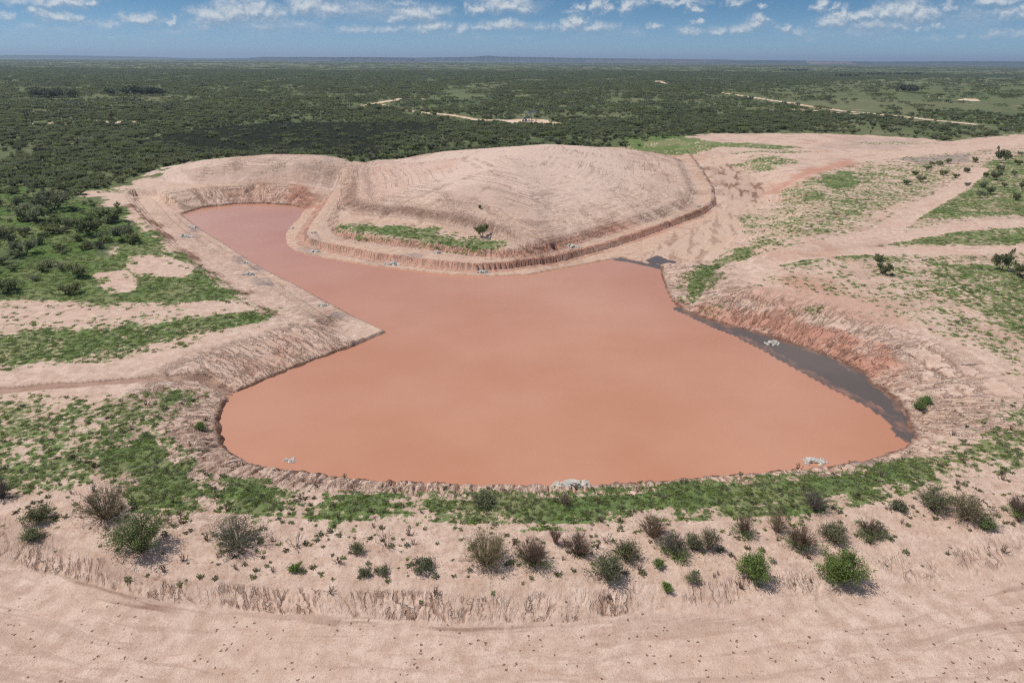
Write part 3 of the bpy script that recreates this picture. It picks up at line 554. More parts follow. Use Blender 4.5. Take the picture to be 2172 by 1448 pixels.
def build_ground():
    u = np.concatenate([-np.array([14, 8, 5, 3.2, 2.4, 1.9, 1.6]), np.linspace(-1.4, -.82, 70)[:-1], np.linspace(-.82, .82, NCOL), np.linspace(.82, 1.4, 70)[1:], np.array([1.6, 1.9, 2.4, 3.2, 5, 8, 14])])
    dep = np.concatenate([np.arange(58, 34, -.068), np.arange(34, 24.5, -.045), np.arange(24.5, 18, -.062), np.arange(18, 11, -.03), np.arange(11, 6.5, -.042), np.arange(6.5, .06, -.05), [.06]])
    yr = np.concatenate([[-900, -400, -150, -60, -20, 5], HC / np.tan(np.radians(dep))])
    D = np.maximum(yr * math.cos(PITCH) + HC * math.sin(PITCH), 30)
    X = u[None, :] * D[:, None]; Y = np.repeat(yr[:, None], len(u), 1)
    Z, M = land(X, Y)
    me = grid_mesh("ground", X, Y, Z)
    cattr(me, 'soil', [M['red'], M['tan'], M['dark'], M['grey']]); cattr(me, 'cover', [M['grass'], M['brush'], M['track'], M['dkb']])
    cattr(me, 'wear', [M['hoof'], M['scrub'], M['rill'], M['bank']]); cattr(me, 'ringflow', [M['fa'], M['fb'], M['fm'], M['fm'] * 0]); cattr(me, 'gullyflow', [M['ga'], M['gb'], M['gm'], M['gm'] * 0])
    return tag(link("ground", me, ground_material()), kind='structure')
NCOL = 850
ground = build_ground()

# ------------------------------------------------------------------ water
def build_water():
    lo = SHORE.min(0) - 3; hi = SHORE.max(0) + 3
    gx = np.arange(lo[0], hi[0], .45); gy = np.arange(lo[1], hi[1], .45)
    X, Y = np.meshgrid(gx, gy)
    d = np.maximum(sdf(WATERGREY, X, Y, 8), sdf(PUD, X, Y, 8) + 1.5)
    me = grid_mesh("pond_water", X, Y, np.zeros_like(X)); cattr(me, 'silt', [d, d * 0, d * 0, d * 0])
    mt, nt, out = material("muddy_water")
    tc = nt.node('ShaderNodeTexCoord').outputs['Object']
    at = nt.sep(nt.node('ShaderNodeAttribute', {'attribute_name': 'silt'}).outputs['Vector'])[0]
    st = nt.noise(nt.vm('MULTIPLY', tc, (.55, .35, 1)), .8, 7, .68); n1 = nt.noise(tc, .05, 4, .5)
    g = nt.ss(nt.m('ADD', at, nt.m('MULTIPLY', nt.m('SUBTRACT', st, .5), 1.8)), -.7, .15)
    mud = nt.mix(nt.ss(n1, .3, .7), C_MUD1, C_MUD2)
    col = nt.mix(g, mud, nt.mix(nt.ss(n1, .4, .6), C_SILT, C_SILT2))
    rip = nt.noise(nt.vm('MULTIPLY', tc, (.6, 1.3, 1)), 3.2, 3, .6)
    wind = nt.ss(nt.noise(nt.vm('MULTIPLY', tc, (.35, 1, 1)), .06, 5, .6), .38, .62, .04, .22)
    bp = nt.node('ShaderNodeBump', None, Strength=wind, Distance=.05, Height=rip)
    bs = nt.node('ShaderNodeBsdfPrincipled', None, Roughness=nt.m('MULTIPLY_ADD', g, .22, .16), IOR=1.33, Normal=bp.outputs[0]); nt._set(bs.inputs['Base Color'], col)
    nt.L.new(bs.outputs[0], out.inputs[0])
    return tag(link("pond_water", me, mt), kind='structure')
C_MUD1 = srgb(183,128,100); C_MUD2 = srgb(190,138,112); C_SILT = srgb(94,83,77); C_SILT2 = srgb(104,92,85)
water = build_water()

# ------------------------------------------------------------------ mesh builders
class MB:
    def __init__(s): s.v = []; s.f = []; s.m = []; s.n = 0
    def add(s, verts, faces, mi=0):
        s.v.extend(verts); s.f.extend([tuple(i + s.n for i in f) for f in faces]); s.m.extend([mi] * len(faces)); s.n += len(verts)
    def tube(s, pts, rad, k=4, mi=0, cap=False):
        pts = [np.asarray(p, float) for p in pts]; vs = []; fs = []
        for i, p in enumerate(pts):
            t = pts[min(i + 1, len(pts) - 1)] - pts[max(i - 1, 0)]; t = t / (np.linalg.norm(t) + 1e-9)
            a = np.cross(t, (0.31, .87, .39)); a /= np.linalg.norm(a) + 1e-9; b = np.cross(t, a)
            for j in range(k):
                an = 2 * math.pi * j / k; vs.append(tuple(p + rad[i] * (math.cos(an) * a + math.sin(an) * b)))
        for i in range(len(pts) - 1):
            for j in range(k): fs.append((i * k + j, i * k + (j + 1) % k, (i + 1) * k + (j + 1) % k, (i + 1) * k + j))
        if cap: fs.append(tuple(range(k - 1, -1, -1))); fs.append(tuple((len(pts) - 1) * k + j for j in range(k)))
        s.add(vs, fs, mi)
    def box(s, c, size, rot=0.0, mi=0):
        x, y, z = [q / 2 for q in size]; cr, sr = math.cos(rot), math.sin(rot); vs = []
        for dx, dy, dz in ((-x,-y,-z),(x,-y,-z),(x,y,-z),(-x,y,-z),(-x,-y,z),(x,-y,z),(x,y,z),(-x,y,z)):
            vs.append((c[0] + dx * cr - dy * sr, c[1] + dx * sr + dy * cr, c[2] + dz))
        s.add(vs, [(3,2,1,0),(4,5,6,7),(0,1,5,4),(1,2,6,5),(2,3,7,6),(3,0,4,7)], mi)
    def prism(s, poly, y0, y1, mi=0):
        """outline in x,z pushed from y0 to y1"""
        n = len(poly); vs = [(p[0], y0, p[1]) for p in poly] + [(p[0], y1, p[1]) for p in poly]
        s.add(vs, [tuple(range(n)), tuple(range(2 * n - 1, n - 1, -1))] + [(i, i + n, (i + 1) % n + n, (i + 1) % n) for i in range(n)], mi)
    def quads(s, C, A, B, mi=0):
        n = len(C); V = np.stack([C - A - B, C + A - B, C + A + B, C - A + B], 1).reshape(-1, 3)
        s.add([tuple(v) for v in V], [(4 * i, 4 * i + 1, 4 * i + 2, 4 * i + 3) for i in range(n)], mi)
    def mesh(s, name, mats, smooth=False):
        me = bpy.data.meshes.new(name); me.from_pydata(s.v, [], s.f)
        for m in mats: me.materials.append(m)
        me.polygons.foreach_set('material_index', s.m)
        if smooth: me.polygons.foreach_set('use_smooth', [True] * len(s.f))
        me.update(); return me

def simple_mat(name, c1, c2, scale=3.0, rough=.85, translucent=0.0, vary=0.0, bump=0.0, spec=.2):
    mt, nt, out = material(name)
    tc = nt.node('ShaderNodeTexCoord').outputs['Object']; oi = nt.node('ShaderNodeObjectInfo')
    n = nt.noise(tc, scale, 4, .6); col = nt.mix(nt.ss(n, .3, .7), c1, c2)
    if vary:
        hv = nt.node('ShaderNodeHueSaturation', None, Color=col)
        r = oi.outputs['Random']
        nt._set(hv.inputs['Value'], nt.m('MULTIPLY_ADD', r, vary, 1 - vary / 2))
        nt._set(hv.inputs['Saturation'], nt.m('MULTIPLY_ADD', nt.m('FRACT', nt.m('MULTIPLY', r, 7.31)), vary * .9, 1 - vary * .45))
        nt._set(hv.inputs['Hue'], nt.m('MULTIPLY_ADD', nt.m('FRACT', nt.m('MULTIPLY', r, 17.7)), vary * .05, .5 - vary * .025))
        col = hv.outputs[0]
    bs = nt.node('ShaderNodeBsdfPrincipled', None, Roughness=rough); nt._set(bs.inputs['Base Color'], col); bs.inputs['Specular IOR Level'].default_value = spec
    if bump:
        bp = nt.node('ShaderNodeBump', None, Strength=bump, Distance=.05, Height=nt.noise(tc, scale * 3, 5, .65)); nt.L.new(bp.outputs[0], bs.inputs['Normal'])
    if translucent:
        tr = nt.node('ShaderNodeBsdfTranslucent', None, Color=col); mx = nt.node('ShaderNodeMixShader'); mx.inputs[0].default_value = translucent
        nt.L.new(bs.outputs[0], mx.inputs[1]); nt.L.new(tr.outputs[0], mx.inputs[2]); nt.L.new(mx.outputs[0], out.inputs[0])
    else: nt.L.new(bs.outputs[0], out.inputs[0])
    return mt

M_LEAF = simple_mat("mesquite_leaf", (.185, .212, .100), (.28, .30, .162), 1.2, .7, .48, .45)
M_LEAF_BRIGHT = simple_mat("fresh_leaf", (.155, .22, .062), (.24, .31, .115), 2.0, .65, .3, .3)
M_LEAF_DULL = simple_mat("sage_leaf", (.185, .20, .105), (.28, .285, .16), 2.0, .8, .38, .4)
M_LEAF_DARK = simple_mat("dark_brush_leaf", (.085, .095, .060), (.13, .135, .088), 1.5, .8, .25, .5)
M_BARK = simple_mat("dark_bark", (.045, .036, .030), (.085, .070, .058), 5, .9, 0, .3)
M_TWIG_BROWN = simple_mat("brown_twig", (.135, .092, .068), (.245, .170, .122), 4, .9, 0, .3)
M_TWIG_GREY = simple_mat("grey_twig", (.125, .105, .090), (.23, .195, .165), 4, .9, 0, .3)
M_TWIG_TAN = simple_mat("tan_twig", (.20, .135, .075), (.32, .22, .13), 4, .9, 0, .3)
M_GRASS = simple_mat("weed_leaf", (.19, .245, .078), (.29, .335, .140), .35, .7, .48, .6)
M_WEED = simple_mat("dry_weed", (.12, .125, .06), (.20, .17, .10), .5, .8, .2, .5)
M_ROCK = simple_mat("pale_limestone", (.42, .375, .32), (.62, .58, .52), 1.3, .9, 0, .15, .5)
M_ROCK_G = simple_mat("grey_limestone", (.42, .40, .36), (.62, .59, .54), 2.5, .9, 0, .3, .5)

def unit(n, r):
    v = r.normal(size=(n, 3)); return v / np.linalg.norm(v, axis=1)[:, None]
def leaves(mb, centres, n, spread, size, r, mi=1, flat=.7, aspect=.45):
    C = np.repeat(np.asarray(centres), n, 0) + r.normal(size=(len(centres) * n, 3)) * np.array([spread, spread, spread * flat])
    k = len(C); A = unit(k, r); B = np.cross(A, unit(k, r)); B /= np.linalg.norm(B, axis=1)[:, None] + 1e-9
    sz = size * r.uniform(.6, 1.3, k)[:, None]
    C[:, 2] = np.maximum(C[:, 2], .05)
    mb.quads(C, A * sz, B * sz * aspect, mi)

def tree_mesh(seed, h=3.2, w=4.0, nleaf=15, lsize=.17, split=False, mats=None, stems=None):
    """a mesquite: several crooked stems from one root, an airy flat-topped crown"""
    r = np.random.default_rng(seed); tr = MB(); cr = MB() if split else tr; tips = []
    ns = stems or int(r.integers(3, 6))
    for i in range(ns):
        a = 2 * math.pi * (i + r.uniform(-.3, .3)) / ns; out = r.uniform(.30, .62) * w / 2; hh = h * r.uniform(.5, .68)
        p0 = np.array([.08 * math.cos(a), .08 * math.sin(a), -.1]); p3 = np.array([out * math.cos(a), out * math.sin(a), hh])
        p1 = lerp(p0, p3, .35) + r.normal(size=3) * .12 - [0, 0, .05 * h]; p2 = lerp(p0, p3, .7) + r.normal(size=3) * .14
        tr.tube([p0, p1, p2, p3], [.085, .07, .055, .04], 4, 0)
        for j in range(5):
            b = a + r.uniform(-1.2, 1.2); st = lerp(p1, p3, r.uniform(.3, 1)); L = r.uniform(.35, .75) * w / 2
            e = st + np.array([L * math.cos(b), L * math.sin(b), r.uniform(.12, .42) * h]); e[2] = min(e[2], h * r.uniform(.85, 1.02))
            mid = lerp(st, e, .5) + r.normal(size=3) * .12
            tr.tube([st, mid, e], [.04, .028, .012], 3, 0); tips += [e, lerp(mid, e, .5), mid + r.normal(size=3) * .2]
            for q in range(2):
                e2 = e + np.array([r.uniform(-.6, .6), r.uniform(-.6, .6), r.uniform(-.25, .35)]); tr.tube([mid, e2], [.018, .008], 3, 0); tips.append(e2)
    leaves(cr, tips, nleaf, .26 * w / 4, lsize, r, 1 if not split else 0)
    mats = mats or [M_BARK, M_LEAF]
    if split: return tr.mesh("trunk", mats[:1]), cr.mesh("crown", mats[1:])
    return tr.mesh("mesquite", mats)

def bush_mesh(seed, h=1.2, w=1.6, nt_=26, nl=8, lsize=.11, mats=None):
    r = np.random.default_rng(seed); mb = MB(); tips = []
    for i in range(nt_):
        a = r.uniform(0, 6.283); o = r.uniform(.1, 1) * w / 2; e = np.array([o * math.cos(a), o * math.sin(a), h * r.uniform(.45, 1)])
        mb.tube([(0, 0, -.05), lerp(np.zeros(3), e, .5) + r.normal(size=3) * .08, e], [.03, .02, .008], 3, 0); tips += [e, e * .75]
    leaves(mb, tips, nl, .16 * w, lsize, r)
    return mb.mesh("bush", mats or [M_BARK, M_LEAF_DARK])

def shrub_meshes(seed, h, w, stems, twigs, tm, lm, leaf_n, leaf_low=.45, lsize=.05, thick=1.0):
    """fine woody shrub seen close: bundle of switch-like stems, forked twigs, leaf sprays"""
    r = np.random.default_rng(seed); st = MB(); fo = MB(); tips = []; ph = r.uniform(0, 6.283)
    for i in range(stems):
        a = r.uniform(0, 6.283); lob = .52 + .48 * abs(math.sin(1.5 * a + ph)); o = math.sqrt(r.uniform(.02, 1)) * w / 2 * lob; hh = h * (1 - .4 * (2 * o / w) ** 2) * r.uniform(.45, 1.15)
        b0 = np.array([.10 * w * math.cos(a) * r.uniform(0, 1), .10 * w * math.sin(a) * r.uniform(0, 1), -.08]); e = np.array([o * math.cos(a), o * math.sin(a), hh])
        m1 = b0 + (e - b0) * np.array([.28, .28, .42]) + r.normal(size=3) * .04; m2 = b0 + (e - b0) * np.array([.6, .6, .75]) + r.normal(size=3) * .06
        st.tube([b0, m1, m2, e], [.028 * thick, .022 * thick, .014 * thick, .006 * thick], 3)
        P = [m1, lerp(m1, m2, .5), m2, lerp(m2, e, .5), e]
        for j in range(twigs):
            k = r.uniform(.6, 4); s0 = lerp(P[int(k)], P[min(int(k) + 1, 4)], k % 1); L = r.uniform(.12, .34) * h
            dr = (e - b0) / np.linalg.norm(e - b0) + r.normal(size=3) * .55; dr /= np.linalg.norm(dr); t = s0 + dr * L
            st.tube([s0, lerp(s0, t, .5) + r.normal(size=3) * .02, t], [.011 * thick, .008 * thick, .004 * thick], 3); tips.append(t); tips.append(lerp(s0, t, .6))
            if r.random() < .6:
                t2 = lerp(s0, t, .5) + (dr + r.normal(size=3) * .5) * L * .5; st.tube([lerp(s0, t, .5), t2], [.007 * thick, .003 * thick], 3); tips.append(t2)
    tips = np.array(tips)
    low = tips[tips[:, 2] < leaf_low * h] if leaf_low < 1 else tips
    if leaf_n and len(low): leaves(fo, low, leaf_n, .09 * max(.6, min(w, 2)), lsize, r, 0)
    return st.mesh("stems", [tm], True), (fo.mesh("foliage", [lm]) if leaf_n and len(low) else None)

def tuft_mesh(seed, n=16, rad=.2, hgt=.16, lw=.035, mat=None):
    r = np.random.default_rng(seed); mb = MB(); a = r.uniform(0, 6.283, n); q = rad * np.sqrt(r.uniform(0, 1, n))
    C = np.stack([q * np.cos(a), q * np.sin(a), hgt * r.uniform(.25, .8, n)], -1); A = np.stack([np.cos(a) * .7, np.sin(a) * .7, r.uniform(.05, .65, n)], -1)
    A += r.normal(size=(n, 3)) * .35; A /= np.linalg.norm(A, axis=1)[:, None]; B = np.cross(A, unit(n, r)); B /= np.linalg.norm(B, axis=1)[:, None] + 1e-9
    sz = r.uniform(.6, 1.3, n)[:, None]
    mb.quads(C, A * hgt * .6 * sz, B * lw * sz, 0)
    return mb.mesh("tuft", [mat])

def rock_mesh(seed):
    r = np.random.default_rng(seed); g = np.linspace(-1, 1, 3); vs = []; idx = {}
    dim = np.array([1, r.uniform(.55, .85), r.uniform(.3, .55)])
    for x in range(3):
        for y in range(3):
            for z in range(3):
                if (x, y, z) == (1, 1, 1): continue
                p = np.array([g[x], g[y], g[z]]); q = p / (np.abs(p) ** 5).sum() ** .2 * r.uniform(.86, 1.08)
                idx[(x, y, z)] = len(vs); vs.append(tuple(q * dim * .5 + r.normal(size=3) * .03))
    fs = []
    for ax in range(3):
        for sd in (0, 2):
            for i in range(2):
                for j in range(2):
                    qd = []
                    for (a, b) in ((i, j), (i + 1, j), (i + 1, j + 1), (i, j + 1)):
                        k = [0, 0, 0]; k[ax] = sd; k[(ax + 1) % 3] = a; k[(ax + 2) % 3] = b; qd.append(idx[tuple(k)])
                    fs.append(tuple(qd if sd else qd[::-1]))
    mb = MB(); mb.add(vs, fs); return mb

def ground_at(xy):
    xy = np.atleast_2d(np.asarray(xy, float)); return land(xy[:, 0], xy[:, 1], False)
def on_ground(px, py, z0=1.5, it=3):
    """walk the sight line of a pixel down to the modelled ground"""
    z = z0
    for _ in range(it):
        x, y = G(px, py, z); z = float(ground_at([(x, y)])[0])
    return x, y, z
def px_of(P):
    P = np.asarray(P, float); q = P - np.array([0, 0, HC]); d = q @ fwd
    return 1086 + FPX * (q @ rgt) / d, 724 - FPX * (q @ upv) / d, d

def scatter(name, pts, rot, scl, idx, meshes, label, cat):
    """uncountable cover: one object of points carrying instanced plants"""
    me = bpy.data.meshes.new(name); me.from_pydata([tuple(p) for p in pts], [], [])
    a = me.attributes.new('turn', 'FLOAT', 'POINT'); a.data.foreach_set('value', np.asarray(rot, np.float32))
    a = me.attributes.new('size', 'FLOAT_VECTOR', 'POINT'); a.data.foreach_set('vector', np.asarray(scl, np.float32).ravel())
    a = me.attributes.new('pick', 'INT', 'POINT'); a.data.foreach_set('value', np.asarray(idx, np.int32))
    coll = bpy.data.collections.new(name + "_kinds")
    for i, m in enumerate(meshes):
        o = bpy.data.objects.new("%s_%02d" % (name, i), m); coll.objects.link(o)
    g = bpy.data.node_groups.new(name, 'GeometryNodeTree')
    g.interface.new_socket("Geometry", in_out='INPUT', socket_type='NodeSocketGeometry'); g.interface.new_socket("Geometry", in_out='OUTPUT', socket_type='NodeSocketGeometry')
    N = g.nodes.new; gi = N('NodeGroupInput'); go = N('NodeGroupOutput'); iop = N('GeometryNodeInstanceOnPoints'); ci = N('GeometryNodeCollectionInfo')
    ci.inputs['Collection'].default_value = coll; ci.inputs['Separate Children'].default_value = True; ci.inputs['Reset Children'].default_value = True
    def na(nm, ty): n = N('GeometryNodeInputNamedAttribute'); n.data_type = ty; n.inputs[0].default_value = nm; return n.outputs[0]
    cx = N('ShaderNodeCombineXYZ'); L = g.links.new
    L(na('turn', 'FLOAT'), cx.inputs[2]); L(gi.outputs[0], iop.inputs['Points']); L(ci.outputs[0], iop.inputs['Instance']); iop.inputs['Pick Instance'].default_value = True
    L(na('pick', 'INT'), iop.inputs['Instance Index']); L(cx.outputs[0], iop.inputs['Rotation']); L(na('size', 'FLOAT_VECTOR'), iop.inputs['Scale']); L(iop.outputs[0], go.inputs[0])
    o = link(name, me); md = o.modifiers.new("cover", 'NODES'); md.node_group = g
    return tag(o, label, cat, kind='stuff')

def empty(name, loc, rz=0.0, sc=1.0):
    o = bpy.data.objects.new(name, None); COL.objects.link(o); o.location = loc; o.rotation_euler = (0, 0, rz); o.empty_display_size = .3
    o.scale = sc if isinstance(sc, tuple) else (sc,) * 3
    return o

# ------------------------------------------------------------------ far hills and mesas
def build_hills():
    def mesa(name, pts, dist, depth, foot, mat, cliff=.5):
        mb = MB(); rows = []; r = np.random.default_rng(len(pts) * 7 + int(dist)); n = 160
        xs = np.linspace(pts[0][0], pts[-1][0], n); ys = np.interp(xs, [p[0] for p in pts], [p[1] for p in pts])
        for x, y in zip(xs, ys):
            v = px_dir(x, y); k = dist / v[1]; top = HC + v[2] * k; px = v[0] * k
            top += r.normal() * 1.2; w = r.normal() * 60; top = max(top, foot + 2)
            e = 1 - abs(2 * (x - xs[0]) / (xs[-1] - xs[0]) - 1) ** 14
            rows.append([(px, dist - depth * .5 + w, foot - 6), (px, dist - depth * .22 + w, lerp(foot, top, .38) * e), (px, dist - depth * .10 + w * .6, lerp(foot, top, .62) * e), (px, dist - depth * .06 + w * .6, lerp(foot - 6, top, e)), (px, dist + depth, lerp(foot - 6, top - 1, e)), (px, dist + depth * 1.4, foot - 10)])
        vs = [p for rw in rows for p in rw]; fs = []
        for i in range(n - 1):
            for j in range(5): fs.append((i * 6 + j, (i + 1) * 6 + j, (i + 1) * 6 + j + 1, i * 6 + j + 1))
        mb.add(vs, fs); return tag(link(name, mb.mesh(name, [mat])), kind='structure')
    scrub = simple_mat("mesa_scrub", (.030, .040, .030), (.050, .060, .045), .002, .95); mt2 = simple_mat("mesa_bare", (.06, .055, .045), (.10, .085, .07), .01, .95); pale = simple_mat("mesa_cliff", (.17, .13, .11), (.24, .19, .16), .02, .95)
    mesa("hills", [(330,124.5),(420,124.8),(520,124.5),(545,122),(556,121),(585,121.8),(640,121.5),(700,121.6),(780,124)], 10800, 900, 0, scrub)
    mesa("hills", [(680,122.5),(760,121.5),(840,122.5),(900,123)], 10400, 700, 0, mt2)
    mesa("hills", [(840,122.6),(950,122),(985,121.5),(1012,120.5),(1030,118.6),(1048,119),(1062,120.6),(1100,121),(1160,122),(1240,123.6),(1330,124)], 11500, 900, 0, scrub)
    mesa("hills", [(1240,123.8),(1330,124.6),(1420,125.6),(1500,126.4),(1600,127.6)], 11000, 800, 0, mt2)
    mesa("hills", [(1500,127.2),(1600,127.7),(1700,129),(1790,130.2),(1850,131.2),(1930,131.4),(2010,131),(2100,130.6),(2200,131.0),(2400,131.6),(2700,133)], 10000, 900, 0, scrub)
    mesa("hills", [(1706,130.4),(1722,129.7),(1760,129.9),(1800,130.4),(1806,131.4)], 9900, 500, 2, pale)
    mesa("hills", [(-500,114.5),(-200,115.8),(0,117.2),(60,117.2),(150,118.6),(260,120.6),(360,123)], 12200, 1200, 0, simple_mat("far_range", (.035, .05, .03), (.05, .065, .04), .002, .95))
build_hills()

# ------------------------------------------------------------------ mesquite brush over the plain
OPEN = GL([(1500,207),(1640,185),(1850,168),(2172,160),(2600,165),(2600,285),(2172,276),(1990,266),(1900,258),(1720,232),(1560,210)], 3.4)
LEFTN = GL([(-400,640),(60,640),(250,560),(300,480),(240,440),(120,405),(-400,390)], 3.2)
def brush_points(r1, r2, per, seed):
    r = np.random.default_rng(seed); n = int(2.2 * (r2 * r2 - r1 * r1) / 2 / per)
    y = np.sqrt(r.uniform(r1 * r1, r2 * r2, n)); x = r.uniform(-1.1, 1.1, n) * y
    # keep what the brushland floor and the open ground allow
    X = x; Y = y; f2 = fbm(X / 7, Y / 7, 8, 2)
    br = sdf(BRUSH, X, Y, 40); keep = br + 3 * f2 > 1.5
    big = fbm(X / 90, Y / 90, 130, 3); keep &= r.random(n) < np.clip(.62 + .85 * big, .10, 1)
    op = sst(sdf(OPEN, X, Y, 20), -15, 15); keep &= r.random(n) > op * .80
    db = sst(sdf(DARKB, X, Y, 30) + 9 * f2, -5, 7); keep &= r.random(n) > db * .86
    ln = sst(sdf(LEFTN, X, Y, 10), -3, 3); keep &= r.random(n) > ln * .72
    for l, w in FAR_TRACKS: keep &= ldist(l, X, Y, 20) > w * 1.2 + 1.8
    for c, q in PADS: keep &= np.hypot(X - c[0], Y - c[1]) > q
    for l, w in FAR_TRACKS[:1] + FAR_TRACKS[3:5]:      # clear the strip that opens each track to view
        keep &= ~((ldist(l, X, Y + 14, 40) < 13) & (r.random(n) < .85))
    x = x[keep]; y = y[keep]
    if r1 < 700: z, M = land(x, y); ok = M['track'] < .3; x, y, z = x[ok], y[ok], z[ok]
    else: z = land(x, y, False)
    return np.stack([x, y, z - .03], -1), r

TREES = [tree_mesh(200 + i, h, w, nl, ls) for i, (h, w, nl, ls) in enumerate([(3.0,4.2,12,.20),(3.6,4.6,11,.21),(2.6,3.6,13,.19),(2.2,3.0,12,.18),(3.2,3.6,11,.20),(2.4,4.0,12,.20)])]
BUSH = [bush_mesh(300 + i, h, w, 22, 7, .13, m) for i, (h, w, m) in enumerate([(1.5,2.2,None),(1.2,1.8,[M_BARK,M_LEAF]),(1.7,2.0,[M_TWIG_GREY,M_LEAF_DULL]),(1.1,2.2,[M_BARK,M_LEAF_DULL])])]
def clump_mesh(seed, span, n):
    r = np.random.default_rng(seed); mb = MB()
    for i in range(n):
        cx, cy = r.uniform(-span / 2, span / 2, 2); h = r.uniform(1.8, 3.4); w = r.uniform(2.4, 4.4)
        mb.tube([(cx, cy, -.2), (cx + r.normal() * .3, cy + r.normal() * .3, h * .6)], [.12, .05], 3, 0)
        k = 18; a = r.uniform(0, 6.283, k); q = np.sqrt(r.uniform(0, 1, k)) * w / 2
        C = np.stack([cx + q * np.cos(a), cy + q * np.sin(a), h * (.55 + .4 * r.uniform(0, 1, k) * (1 - (2 * q / w) ** 2 * .5))], -1)
        leaves(mb, C, 4, .22, .34, r, 1, .6, .6)
    return mb.mesh("clump", [M_BARK, M_LEAF])
CLUMP = [clump_mesh(400 + i, 13, 7) for i in range(5)]

def zone(px, py):
    """where a tree stands -> the words for it (the trees of one stand cannot be told apart)"""
    if px < 520 and py > 400: return ("mesquite bush on the dark grassy slope between left edge and inlet", "mesquites on the left slope")
    if px < 160 and py > 320: return ("dark mesquite in the near thicket at the left edge", "mesquites of the near left thicket")
    if px < 520 and py > 350: return ("mesquite tree fringing the green edge of the bare ground left", "mesquites fringing the left bare ground")
    if px < 250: return ("mesquite tree in the thicket below the rusty pump jack, towards the left edge", "mesquites below the rusty pump jack")
    if px < 520: return ("mesquite tree in the thicket between rusty pump jack and left heap", "mesquites between pump jack and left heap")
    if px < 760: return ("mesquite tree standing in or behind the low dark brush", "mesquites by the low dark brush")
    if px < 1100: return ("feathery mesquite in the brush below the blue grey pump jack", "mesquites below the blue grey pump jack")
    if px < 1440: return ("feathery mesquite behind the right half of the big mound", "mesquites behind the right half of the mound")
    if px < 1800: return ("mesquite at the edge of the bare flat beyond the wash", "mesquites edging the right bare flat")
    return ("mesquite in the brush belt towards the right edge, beyond the uppermost track", "mesquites of the right brush belt")
SPLIT = [tree_mesh(200 + i, h, w, nl, ls, True) for i, (h, w, nl, ls) in enumerate([(3.0,4.2,13,.19),(3.6,4.6,12,.20),(2.6,3.6,14,.18),(2.2,3.0,13,.17),(3.2,3.6,12,.19),(2.4,4.0,13,.19)])]
def put_tree(k, loc, rz, sc, label, group=None, name="mesquite_tree", parts=None):
    e = empty(name, tuple(loc), rz, sc); tag(e, label, 'tree', group)
    t, c = parts or SPLIT[k]; link("trunk", t, None, e); link("crown", c, None, e); return e

def build_brush():
    P, r = brush_points(100, 560, 11.5, 500)
    sc = r.uniform(.42, 1.0, len(P)); sc *= np.where(inside(LEFTN, P[:, 0], P[:, 1]), .75, 1); rot = r.uniform(0, 6.283, len(P)); k = r.integers(0, 6, len(P))
    px, py, dd = px_of(P); vis = (px > -30) & (px < 2200) & (dd > 0)
    # the mound hides what stands close behind it
    hid = (px > 430) & (px < 1470) & (py > np.interp(px, [430, 560, 700, 800, 1050, 1250, 1400, 1470], [345, 328, 335, 345, 314, 312, 318, 330]) + 1)
    size = np.where(vis & ~hid, sc / dd, 0); order = np.argsort(-size)[:262]
    pick = np.zeros(len(P), bool); pick[order] = True
    for i in order:
        put_tree(int(k[i]), P[i], float(rot[i]), (float(sc[i]), float(sc[i]), float(sc[i]) * .85), *zone(px[i], py[i]))
    q = ~pick
    scatter("mesquite_brush", P[q], rot[q], np.stack([sc[q], sc[q], sc[q] * .85], -1), k[q], TREES, "endless feathery green mesquite brush covering the plain", "brush")
    P1, r = brush_points(100, 520, 15, 501); s1 = r.uniform(.5, 1.2, len(P1))
    scatter("undergrowth", P1, r.uniform(0, 6.283, len(P1)), np.stack([s1] * 3, -1), r.integers(0, 4, len(P1)), BUSH, "low scrubby undergrowth between the mesquites", "undergrowth")
    P2, r = brush_points(540, 2400, 120, 502); s2 = r.uniform(.7, 1.25, len(P2))
    scatter("distant_brush", P2, r.uniform(0, 6.283, len(P2)), np.stack([s2, s2, s2 * r.uniform(.8, 1.3, len(P2))], -1), r.integers(0, 5, len(P2)), CLUMP, "distant mesquite brush reaching towards the horizon", "brush")
    P3, r = brush_points(2300, 9000, 2600, 503); s3 = r.uniform(1.6, 3.2, len(P3))
    scatter("horizon_brush", P3, r.uniform(0, 6.283, len(P3)), np.stack([s3, s3, s3 * .5], -1), r.integers(0, 5, len(P3)), CLUMP, "thin band of brush below the far mesas", "brush")
    # dense low dark brush beyond the left heap
    r = np.random.default_rng(504); lo = DARKB.min(0); hi = DARKB.max(0); n = 9000
    x = r.uniform(lo[0], hi[0], n); y = r.uniform(lo[1], hi[1], n); f2 = fbm(x / 7, y / 7, 8, 2); ok = (sdf(DARKB, x, y, 30) + 9 * f2 > 0)
    x, y = x[ok], y[ok]; z = land(x, y, False); s4 = r.uniform(.5, .95, len(x))
    DK = [bush_mesh(320 + i, 1.3, 2.6, 18, 8, .14, [M_BARK, M_LEAF_DARK]) for i in range(3)]
    scatter("low_dark_brush", np.stack([x, y, z], -1), r.uniform(0, 6.283, len(x)), np.stack([s4, s4, s4 * .8], -1), r.integers(0, 3, len(x)), DK, "even low dark brownish brush behind the left heap", "brush")
build_brush()

